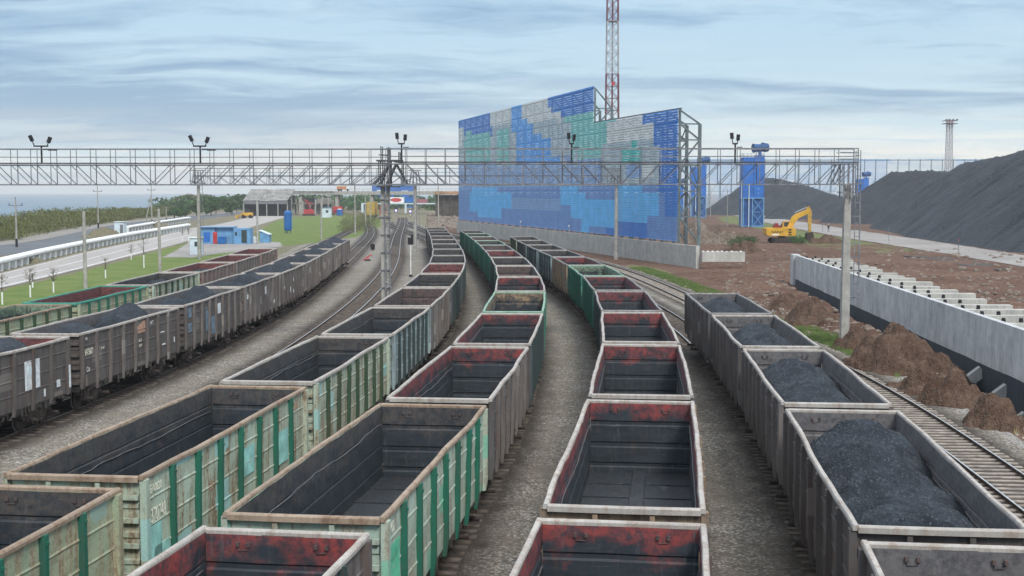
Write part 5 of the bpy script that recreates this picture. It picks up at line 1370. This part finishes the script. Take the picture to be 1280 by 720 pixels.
trs = [(218,273,256,24),(232,271,252,24),(246,270,249,24),(258,269,247,22),(270,268,245,24),(283,267,244,24),(296,266,242,24),(308,266,243,22),(226,274,260,18),(264,270,251,22),(290,269,250,22)]
words = ['westernmost dark tree at the edge of the shore scrub', 'dark tree second from the scrub edge', 'dark tree above the shore road bend', 'dark tree left of the far concrete gantry post', 'dark tree right of the gantry post top', 'dark tree midway to the ruined shed',
         'tallest dark tree left of the ruined shed', 'dark tree touching the ruined shed roof', 'low dark tree in front of the scrub edge', 'low dark tree in front, right of the gantry post', 'low dark tree in front of the tallest tree']
words[0] = 'leftmost dark tree at the edge of the shore scrub'
for a, w_ in zip(trs, words): tree(*a, w_, rr)
# hill edge behind the trees
tag(heap('red_bluff', G(232, 262).x - 30, 850, 9.0, 26, 40, 'low reddish bluff between scrub and dark trees', 33, mat=M_heap, res=1.2, z0=-1, group=None, cat='bluff'), None)
def sapling(px_, yb, yt, label, rr):
    b = G(px_, yb); H = AT(px_, yt, b.y).z; r = empty('sapling', (b.x, b.y, 0)); tag(r, label, 'sapling', 'young trees with white-painted trunks')
    MB().bar((0, 0, 0), (0, 0, H * .42), .14, n=6).build('white_trunk', M_wht, r)
    t = MB().bar((0, 0, H * .42), (0, 0, H), .09, n=5, r2=.3)
    for _ in range(16):
        z = rr.uniform(.4, .9) * H; a = rr.uniform(0, 6.3); e = H * rr.uniform(.12, .26); t.bar((0, 0, z), (math.cos(a) * e, math.sin(a) * e, z + e * rr.uniform(.6, 1.3)), .045, n=3, r2=.4)
    nf = len(t.f); leaves(t, (0, 0, H * .75), (H * .22, H * .22, H * .25), 50, .07, rr); t.m[nf:] = [1] * (len(t.f) - nf); t.build('crown', [M_twig, M_bush], r)
for a in ((3,381,343,'leafless sapling at the left edge of the lawn'), (38,372,335,'sapling on the near edge of the lawn, second from left'), (67,366,333,'sapling left of the thick concrete pole'), (132,348,322,'small sapling right of the thick concrete pole'),
          (180,335,296,'tallest sapling on the lawn near the concrete pole'), (164,325,305,'thin sapling at the road edge'), (41,360,341,'short sapling beside the road shoulder'), (236,303,282,'sapling beside the left end of the blue shed'), (228,302,284,'thin sapling left of the white booth')): sapling(*a, rr)
m = MB()
for (px_, py_, n, ww) in ((868,284,26,14),(880,288,22,12),(858,282,20,10),(893,280,18,14),(905,292,14,12),(922,300,14,14)):
    b = G(px_, py_ + 14)
    for _ in range(n): leaves(m, (b.x + rr.uniform(-ww, ww) * b.y / FPX, b.y + rr.uniform(0, 8), rr.uniform(.6, 2.6)), (.9, .9, .9), 40, .16, rr, 1.5, .4)
tag(m.build('dry_bushes', M_bush), 'dry leafless bushes on the rubble', kind='stuff')
m = MB()
for (px_, py_, ww) in ((925, 303, 12), (935, 300, 10), (915, 297, 8), (1000, 300, 8)):
    b = G(px_, py_ + 6)
    for _ in range(18): leaves(m, (b.x + rr.uniform(-ww, ww) * b.y / FPX, b.y + rr.uniform(0, 5), rr.uniform(.3, 1.2)), (.9, .9, .6), 40, .16, rr)
tag(m.build('green_bushes', M_leaf), 'low green bushes at the foot of the blue tower', kind='stuff')
def tufts(name, mat, spots, h, label):
    m = MB()
    for (x, y, z) in spots:
        for _ in range(rr.randint(8, 14)):
            a = rr.uniform(0, 6.3); e = rr.uniform(.03, .14); hh = h * rr.uniform(.5, 1.3); bx, by = x + rr.uniform(-.12, .12), y + rr.uniform(-.12, .12); wv = .012 + .00012 * y
            m.v += [(bx - wv, by, z), (bx + wv, by, z), (bx + math.cos(a) * e, by + math.sin(a) * e, z + hh)]; o = len(m.v) - 3; m.f.append([o, o + 1, o + 2]); m.m.append(0)
    tag(m.build(name, mat), label, kind='stuff')
sp = []
for _ in range(520):
    y = rr.uniform(38, 62); x = T7.X(y) + rr.uniform(3.2, 5.6); 
    if rr.random() < .5 or y < 55: sp.append((x, y, trench(x, y)))
tufts('dry_grass', M_tuft, sp, .28, 'dry straw-coloured grass along the gravel by the railway')
sp = []
for _ in range(700):
    y = rr.gauss(84, 7); x = T7.X(y) + rr.uniform(2.4, 4.6); sp.append((x, y, 0))
for _ in range(900):
    y = rr.uniform(110, 165); x = T7.X(y) + rr.uniform(2.2, 4.5) ; sp.append((x, y, 0))
tufts('verge_weeds', M_tuftg, sp, .26, 'green weeds along the gravel edge and gantry post foot')
sheet('weedy_edge', [(T7.X(y) + 2.4, y) for y in range(96, 175, 8)] + [(T7.X(y) + 5.2 + math.sin(y), y) for y in range(174, 95, -8)], .014, soil('weedy_soil', (.13, .13, .05), (.17, .14, .09), (.12, .09, .07), .3, 1.5, .6), .8, 1.5)

# ------------------------------------------------------------------ left side: pipeline, huts, tank, shed
def pipeline(pix, label, dia, hz, step):
    P = [G(x, y) for x, y in pix]; r = empty('heating_pipeline', P[0]); tag(r, label, 'pipeline')
    L0 = P[0]; m = MB(); Q = [p - L0 + Vector((0, 0, hz)) for p in P]
    m.tube(Q, dia, 10); m.tube([q + Vector((.5, 0, -.02)) for q in Q], dia * .8, 10); m.build('pipe', M_wht, r, smooth=False)
    tot = 0
    for a, b_ in zip(P, P[1:]):
        L_ = (b_ - a).length; s = (-tot) % step
        while s < L_:
            p = a + (b_ - a) * (s / L_) - L0; ang = math.atan2((b_ - a).y, (b_ - a).x); M = Matrix.Translation(p) @ Matrix.Rotation(ang, 4, 'Z')
            MB().box((-.45, -.6, -.1), (.45, .75, hz - dia * .5), 0, M).build('support_block', M_wht, r); s += step
        tot += L_
pipeline([(-60,353),(0,338.5),(50,325),(110,311),(165,299.5),(235,287)], 'thick white pipeline on white blocks along the coast road', .75, 1.25, 3.9)
pipeline([(158,291),(200,283),(236,277)], 'second white pipeline farther back behind the white kiosk', .7, 1.3, 5.0)
def hut(name, px_, ybase, w_px, h_px, depth, label, mat, cat='hut', rz=0, roof=None, door=None, window=True, mono=0.0):
    b = G(px_, ybase); s = b.y / FPX; W_ = w_px * s; H = h_px * s; r = empty(name, b, rz); tag(r, label, cat)
    m = MB(); h = W_ / 2
    P = [(-h, 0, 0), (h, 0, 0), (h, depth, 0), (-h, depth, 0), (-h, 0, H), (h, 0, H - mono), (h, depth, H - mono), (-h, depth, H)]
    m.add(P, [(0, 3, 2, 1), (4, 5, 6, 7), (0, 1, 5, 4), (1, 2, 6, 5), (2, 3, 7, 6), (3, 0, 4, 7)]); m.build('wall', mat, r)
    m = MB(); P = [(-h - .15, -.2, H), (h + .15, -.2, H - mono), (h + .15, depth + .15, H - mono), (-h - .15, depth + .15, H)]; P += [(x, y, z + .12) for x, y, z in P]
    m.add(P, [(0, 3, 2, 1), (4, 5, 6, 7), (0, 1, 5, 4), (1, 2, 6, 5), (2, 3, 7, 6), (3, 0, 4, 7)]); m.build('roof', roof or mat, r)
    if window: MB().box((-h * .1, -.03, H * .5), (h * .45, -.005, H * .78)).build('window', M_glass, r)
    if door: MB().box((h * door[0], -.04, .05), (h * door[1], -.005, H * .78)).build('door', door[2], r)
    return r, W_, H
hut('kiosk', 149, 292.5, 12, 15, 2.2, 'small white kiosk behind the pipeline', M_paleblue, 'kiosk', roof=M_wht, door=(.2, .85, M_steel), window=False)
hut('booth', 244, 318.5, 13, 21, 1.8, 'white booth with a window beside the far gantry post', M_paleblue, 'booth', roof=M_wht)
hut('hut', 408, 272, 11, 12, 3.5, 'pale white hut with a window behind the lawn', M_paleblue, 'hut', roof=M_lblue)
hut('lean_to', 330.5, 303.5, 11, 15, 2.6, 'small blue lean-to shed with sloping roof beside a pole', M_lblue, 'shed', roof=M_paleblue, window=False, mono=.8)
b = G(281, 305); s = b.y / FPX; r = empty('container_shed', b); tag(r, 'row of blue container sheds with red door and blue bin place', 'shed')
H = 21 * s
for i, (xa_, xb2, dy) in enumerate(((-32, -12, 0), (-12, 12, .3), (12, 33, -.6))):
    sec_ = MB().box((xa_ * s, dy, 0), (xb2 * s - .03, dy + 2.6, H - .1 * i)).build('container', M_lblue, r)
    m = MB()
    x = xa_ * s + .1
    while x < xb2 * s - .15: m.box((x, dy - .03, .15), (x + .07, dy, H - .35)); x += .28
    m.build('corrugation', M_lblue, sec_)
MB().box((-33 * s, -.5, H - .02), (12 * s, 3.1, H + .12)).build('roof', M_blue if False else simple('blue_sheet_roof', (.22, .36, .55), .6, var=.3, scale=.6), r)
MB().box((-14.5 * s, -.06, .1), (-9.5 * s, -.01, H * .72)).build('red_door', M_red, r)
MB().box((22 * s, -.72, .3), (28.5 * s, -.63, H - .5)).build('dark_doorway', M_glass, r); MB().box((14 * s, -.68, 1.6), (16.5 * s, -.62, 2.3)).build('window', M_glass, r)
MB().box((-26 * s, -.05, .4), (-18 * s, -.02, H * .7)).build('door', M_blue, r)
q = G(278.5, 305); tag(MB().box((-.65, -.9, .12), (.65, -.1, 1.25)).box((-.7, -.95, 1.25), (.7, -.05, 1.35)).box((-.5, -.8, 0), (-.35, -.2, .12)).box((.35, -.8, 0), (.5, -.2, .12)).build('waste_bin', M_tank, loc=(q.x, q.y, 0)), 'bright blue waste bin in front of the red door shed', 'bin')
q = G(318, 304); tag(MB().bar((0, 0, 0), (0, 0, 1.15), .75, n=14).bar((0, 0, 1.15), (0, 0, 1.3), .35, n=12).build('plastic_barrel', M_wht, loc=(q.x, q.y, 0)), 'white plastic barrel beside the lean-to shed', 'barrel')
q = G(424.5, 270); r = empty('water_tank', q); tag(r, 'squat bright blue plastic water tank right of the white hut', 'tank'); MB().bar((0, 0, .3), (0, 0, 2.6), 2.5, n=18).build('drum', M_tank, r); MB().bar((0, 0, 2.6), (0, 0, 2.95), 1.6, n=14).build('lid', M_wht, r); MB().box((-1, -1, 0), (1, 1, .3)).build('stand', M_steel, r)
q = G(360, 291.5); s = q.y / FPX; r = empty('pressure_vessel', q); tag(r, 'tall upright blue cylindrical tank standing on the far lawn', 'tank'); H = AT(360, 263, q.y).z; Rv = 9.6 * s
MB().bar((0, 0, .9), (0, 0, H - .5), Rv, n=20).bar((0, 0, H - .5), (0, 0, H - .15), Rv, n=20, r2=.7).bar((0, 0, H - .15), (0, 0, H), Rv * .7, n=20, r2=.4).bar((0, 0, .55), (0, 0, .9), Rv * .75, n=20, r2=1.33).build('shell', M_tank, r)
for a in (.5, 2.6, 4.7): MB().bar((math.cos(a) * Rv * .38, math.sin(a) * Rv * .38, 0), (math.cos(a) * Rv * .38, math.sin(a) * Rv * .38, 1.0), .18, n=6).build('leg', M_blued, r)
m = ladder(Rv * .55, -.3, .8, H - .3, .35); m.build('ladder', M_lblue, r)

# ruined shed, demolition rubble, bridge and the works behind it
def bbox(px0, px1, py0, py1, Yd, depth=6.0): a, c = AT(px0, py1, Yd), AT(px1, py0, Yd); return (a.x, Yd, a.z), (c.x, Yd + depth, c.z)
SY = 520
r = empty('ruined_shed', (AT(332, 270, SY).x, SY, 0)); tag(r, 'ruined open shed with patchy grey sloping roof', 'shed'); rx0 = r.location.x
zr0, zr1 = AT(0, 251, SY).z, AT(0, 242, SY).z
m = MB()
for i in range(8):
    xa_, xb2 = -9.0 + i * 2.25, -9.0 + (i + 1) * 2.25 - .08; z_ = rr.uniform(-.15, .15)
    P = [(xa_, -.5, zr0 + z_), (xb2, -.5, zr0 + z_), (xb2 + 1.6, 9, zr1 + 1.6 + z_), (xa_ + 1.6, 9, zr1 + 1.6 + z_)]; P += [(x, y, z + .15) for x, y, z in P]
    m.add(P, [(0, 3, 2, 1), (4, 5, 6, 7), (0, 1, 5, 4), (1, 2, 6, 5), (2, 3, 7, 6), (3, 0, 4, 7)])
m.build('roof', M_roof, r); MB().box((-8.8, 3, 0), (8.8, 9, zr0 + .4)).build('back_wall', M_dsteel, r)
MB().box((-9, -.3, zr0 - 1.3), (9, 0, zr0 - .05)).build('fascia', M_steel, r)
for x in (-8.8, -3, .5, 5, 8.8): MB().bar((x, 0, 0), (x, 0, zr0 - .1), .35).build('post', M_concp, r)
r = empty('ruined_building', (AT(385, 270, 545).x, 545, 0)); tag(r, 'collapsed concrete building right of the ruined shed', 'ruin')
m = MB(); 
for i in range(9): x = -10 + i * 2.6; m.bar((x, rr.uniform(0, 4), 0), (x + rr.uniform(-.6, .6), 1, rr.uniform(5, 9.6)), .5)
m.build('column', M_concp, r)
m = MB(); m.box((-14, -1, 9.0), (4, 6, 9.5)); m.box((-10, 2, 4.6), (10, 7, 5.0)); m.box((-13, 4, 0), (-6, 7, 8)); m.box((-2, 5, 0), (9, 8, 7.2)); m.build('slab', M_roof, r)
m = MB()
for _ in range(40): c = (rr.uniform(-12, 12), rr.uniform(-4, 3), rr.uniform(0, 1.6)); a = (rr.uniform(-3, 3), rr.uniform(-1, 1), rr.uniform(-1, 1)); m.bar(c, tuple(Vector(c) + Vector(a)), .3, h=.12)
tag(m.build('demolition_rubble', M_rub, loc=r.location), 'broken beams and slabs around the ruin', kind='stuff')
r = empty('demolition_machine', (AT(386, 262, 530).x, 530, 0)); tag(r, 'red demolition machine arm in the ruined building', 'machine')
MB().box((-2, -1, .8), (2, 1, 2.6)).build('body', M_red, r); MB().bar((1, 0, 2.2), (-1.6, 0, 6.6), .6).bar((-1.6, 0, 6.6), (2.0, 0, 4.4), .5).build('arm', simple('dull_red', (.24, .04, .04), .7), r); MB().box((-2.4, -1.2, 0), (2.4, 1.2, .8)).build('track', M_track, r)
r = empty('wheel_loader', (AT(322, 270, 470).x - 6, 480, 0)); tag(r, 'yellow loader parked in front of the ruined shed', 'loader')
MB().box((-1.6, -1, .9), (2.2, 1, 2.1)).build('body', M_yel, r); MB().box((-.6, -.8, 2.1), (.9, .8, 3.3)).build('cab', M_glass, r); MB().bar((-1.4, 0, 1.6), (-3.2, 0, .8), .35).box((-3.9, -1.3, .1), (-3.1, 1.3, 1.2)).build('bucket', M_yel, r)
for x in (-1.1, 1.5):
    for y in (-1.1, 1.1): MB().bar((x, y - .25, .65), (x, y + .25, .65), 1.3, n=14).build('wheel', M_cap, r)
# bridge
BY = 565
zt_ = AT(0, 239, BY).z; xb0, xb1 = AT(342, 0, BY).x, AT(600, 0, BY).x
r = empty('road_bridge', (xb0, BY, 0)); tag(r, 'low concrete road bridge crossing the tracks in the distance', 'bridge')
MB().box((0, 0, zt_ - 1.5), (xb1 - xb0, 9, zt_)).build('deck', M_concp, r); 
m = MB()
for i in range(int((xb1 - xb0) / 2)): m.bar((i * 2, .2, zt_), (i * 2, .2, zt_ + 1), .08)
m.bar((0, .2, zt_ + 1), (xb1 - xb0, .2, zt_ + 1), .1); m.build('railing', M_steel, r)
for px_ in (350, 372, 418, 462, 572): x = AT(px_, 0, BY).x - xb0; MB().box((x - .7, 1, 0), (x + .7, 8, zt_ - 1.5)).build('pier', M_concp, r)
MB().box((0, -.25, zt_ - .5), (AT(415, 0, BY).x - xb0, -.02, zt_ + .1)).build('parapet', M_roof, r)
a, c = bbox(421, 436, 234, 239.5, BY + 2, 2.5); r = empty('lorry', ((a[0] + c[0]) / 2, BY + 2, zt_)); tag(r, 'orange and white lorry driving over the distant bridge', 'lorry'); hw = (c[0] - a[0]) / 2
MB().box((-hw, 0, .7), (hw * .55, 2.4, 3.0)).build('box_body', M_orange, r); MB().box((hw * .6, 0, .5), (hw, 2.4, 2.5)).build('cab', M_wht, r); MB().box((-hw, -.02, 2.2), (hw * .55, 0, 2.6)).build('white_band', M_wht, r)
for x in (-hw * .7, -hw * .3, hw * .8): MB().bar((x, -.05, .5), (x, .4, .5), 1.0, n=12).build('wheel', M_cap, r)
BB = 800; r = empty('blue_building', (AT(492, 240, BB).x, BB, 0)); tag(r, 'long blue industrial building seen above the distant bridge', 'building'); s = BB / FPX
MB().box((-27 * s, 0, 0), (27 * s, 12, AT(0, 232.5, BB).z)).build('wall', M_blue, r); MB().box((-27.5 * s, -.3, AT(0, 232.5, BB).z), (27.5 * s, 12.3, AT(0, 232, BB).z + .2)).build('roof', M_lblue, r); MB().box((-21 * s, -.1, 9.2), (-16 * s, 0, 11)).build('window', M_paleblue, r); MB().box((10 * s, -.1, 9.6), (18 * s, 0, 10.6)).build('window', M_paleblue, r)
def cont(px0, px1, py0, py1, Yd, mat, label, base_mat=None):
    a, c = bbox(px0, px1, py0, py1, Yd, 2.5); r = empty('freight_container', ((a[0] + c[0]) / 2, Yd, max(0, a[2]))); tag(r, label, 'container'); hw = (c[0] - a[0]) / 2; h = c[2] - max(0, a[2])
    MB().box((-hw, 0, 0), (hw, 2.5, h)).build('shell', mat, r); m = MB(); x = -hw + .2
    while x < hw: m.box((x, -.05, .2), (x + .12, 0, h - .2)); x += .5
    m.build('ribs', mat, r); return r, hw, h
for (a, b_, c, d, mt, lb) in ((485,505,246.5,253.5,M_wht,'white container with a red oval beneath the bridge'), (506,519,246.5,253,M_tank,'blue container beneath the bridge beside the white one'), (521,534,249,255.5,simple('faded_red', (.28,.10,.11), .7),'faded red container beneath the bridge')):
    rr_, hw, h = cont(a, b_, c, d, 600, mt, lb)
    if 'oval' in lb:
        m = MB(); m.v = [(math.cos(q / 16 * 6.283) * 2.6, -.07, h / 2 + math.sin(q / 16 * 6.283) * h * .36) for q in range(16)]; m.f = [list(range(16))]; m.m = [0]; m.build('red_oval', M_red, rr_)
tag(MB().box((-24, 0, 4.1), (18, 3, 4.6)).box((-24, 0, 0), (-23, 3, 4.1)).box((17, 0, 0), (18, 3, 4.1)).box((-4, 0, 0), (-3.2, 3, 4.1)).build('loading_platform', M_paleblue, loc=(AT(515, 0, 596).x, 597, 0)), 'pale platform carrying containers beneath the bridge', 'platform')
# locomotive
LY = 470; a, c = bbox(470, 492, 254, 274, LY, 14); r = empty('locomotive', ((a[0] + c[0]) / 2 , LY, 0)); tag(r, 'red and yellow locomotive standing beyond the near pylon', 'locomotive')
r.rotation_euler = (0, 0, .12)
MB().box((-1.6, 0, 1.2), (1.6, 14, 4.4)).box((-1.4, .5, 4.4), (1.4, 13.5, 4.8)).build('body', M_red, r); MB().box((-1.1, -.05, 2.9), (1.1, 0, 3.9)).build('windscreen', M_glass, r); MB().box((-1.6, -.06, 1.2), (1.6, -.01, 2.0)).build('buffer_beam', M_yel, r)
MB().box((-1.3, .3, .25), (1.3, 4, 1.2)).box((-1.3, 10, .25), (1.3, 13.7, 1.2)).build('bogie', M_track, r)
r = empty('tank_wagon', (AT(464, 260, 480).x, 478, 0)); tag(r, 'mustard yellow goods wagon left of the locomotive', 'freight wagon')
MB().box((-1.5, 0, 1.2), (1.5, 12, 6.0)).build('body', simple('mustard', (.40, .28, .06), .7), r); MB().box((-1.3, .3, .2), (1.3, 11.7, 1.2)).build('underframe', M_track, r); MB().box((-.1, -.05, 1.3), (.1, 0, 5.9)).build('door_bar', M_steel, r)
r = empty('car', (AT(427, 257, 560).x, 545, 0)); tag(r, 'dark red van parked below the bridge behind the barrel', 'van'); MB().box((-2.6, 0, .5), (2.6, 2, 2.0)).build('body', simple('maroon', (.20, .03, .06), .5), r); MB().box((-1.8, .1, 2.0), (2.2, 1.9, 3.6)).build('cabin', M_red, r)
for x in (-1.7, 1.7): MB().bar((x, -.05, .45), (x, .3, .45), .9, n=12).build('wheel', M_cap, r)
r.name = 'van'
# rusty pier building right of the bridge
r = empty('rusty_gantry_building', (AT(561, 280, 500).x, 500, 0)); tag(r, 'rusty steel and concrete building under the right end of the bridge', 'building')
MB().box((-5, 2, 0), (6, 10, 8.5)).build('wall', simple('dark_brown_block', (.10, .085, .07), .9, var=.5, scale=.7), r)
m = MB()
for x in (-5, -2, 1, 4): m.bar((x, 0, 0), (x, 0, 10), .35)
for z in (2, 4, 6, 8): m.bar((-5, 0, z), (5, 0, z), .25)
m.build('steel_frame', M_grating, r); MB().box((-5.5, -1, 8.7), (6, 10, 10)).build('roof', simple('rusty_roof', (.32, .19, .11), .9, var=.5, scale=.5), r)
m = MB()
for _ in range(260): px_, py_ = rr.uniform(535, 572), rr.uniform(268, 286); q = G(px_, py_); rock(m, (q.x, q.y, .1), rr.uniform(.3, 1.1), rr)
tag(m.build('broken_stone', M_rub), 'broken stone at the foot of the screen corner', kind='stuff')
# distant tree belt and backdrop vegetation
rr = random.Random(77); m = MB()
for _ in range(220):
    x = rr.uniform(-190, 60); y = rr.uniform(680, 760); leaves(m, (x, y, rr.uniform(1, 6)), (6, 6, 3), 60, 1.2, rr)
tag(m.build('distant_wood', M_leaf), 'distant strip of trees behind the bridge', kind='stuff')
m = MB()
for _ in range(120):
    px_ = rr.uniform(428, 470); b = G(px_, rr.uniform(268, 292)); leaves(m, (b.x, b.y, rr.uniform(.4, 1.8)), (1.8, 1.8, 1.2), 45, .3, rr, 1.5, .4)
tag(m.build('trackside_bushes', leafmat('pale_bush', (.09, .10, .04), (.17, .17, .08))), 'grey-green bushes along the far tracks', kind='stuff')
# ------------------------------------------------------------------ dwarf signals and trackside bits
M_lens = bpy.data.materials.new('violet_signal_lens'); M_lens.use_nodes = True; bs = M_lens.node_tree.nodes['Principled BSDF']; bs.inputs['Emission Color'].default_value = (.25, .2, 1, 1); bs.inputs['Emission Strength'].default_value = 4
def dsig(px_, yt, yb, label, lens=True, head=.3):
    b = G(px_, yb); H = AT(px_, yt, b.y).z; r = empty('dwarf_signal', (b.x, b.y, 0)); tag(r, label, 'signal', 'small track signals')
    MB().bar((0, 0, 0), (0, 0, H - head), .14, n=6).build('post', M_wht, r); MB().box((-head * .4, -.12, H - head), (head * .4, .12, H)).build('signal_head', M_cap, r)
    MB().box((-.2, -.15, 0), (.2, .15, .25)).build('base', M_dsteel, r)
    if lens: MB().bar((0, -.13, H - head / 2), (0, -.17, H - head / 2), head * .5, n=10).build('lens', M_lens, r)
dsig(513.5, 297, 346, 'tall thin white signal post with black head right of the pylon', False, .8)
dsig(495, 261, 270, 'left of two violet signals far down the free track', True, 1.4); dsig(513, 262, 271, 'right of two violet signals far down the free track', True, 1.4)
dsig(466, 305, 313, 'small black and red trackside signal left of the free track', False, .9); dsig(516, 293, 303, 'short black-headed signal beside the far train end', False, .9)
q = G(459.5, 326); r = empty('point_lever', q); tag(r, 'small red point lever between the left tracks', 'point lever'); MB().bar((-.7, 0, .1), (.6, 0, .9), .14).bar((0, 0, 0), (.1, 0, .5), .16).build('lever', M_red, r); MB().box((-.4, -.3, 0), (.4, .3, .2)).build('base', M_dsteel, r)
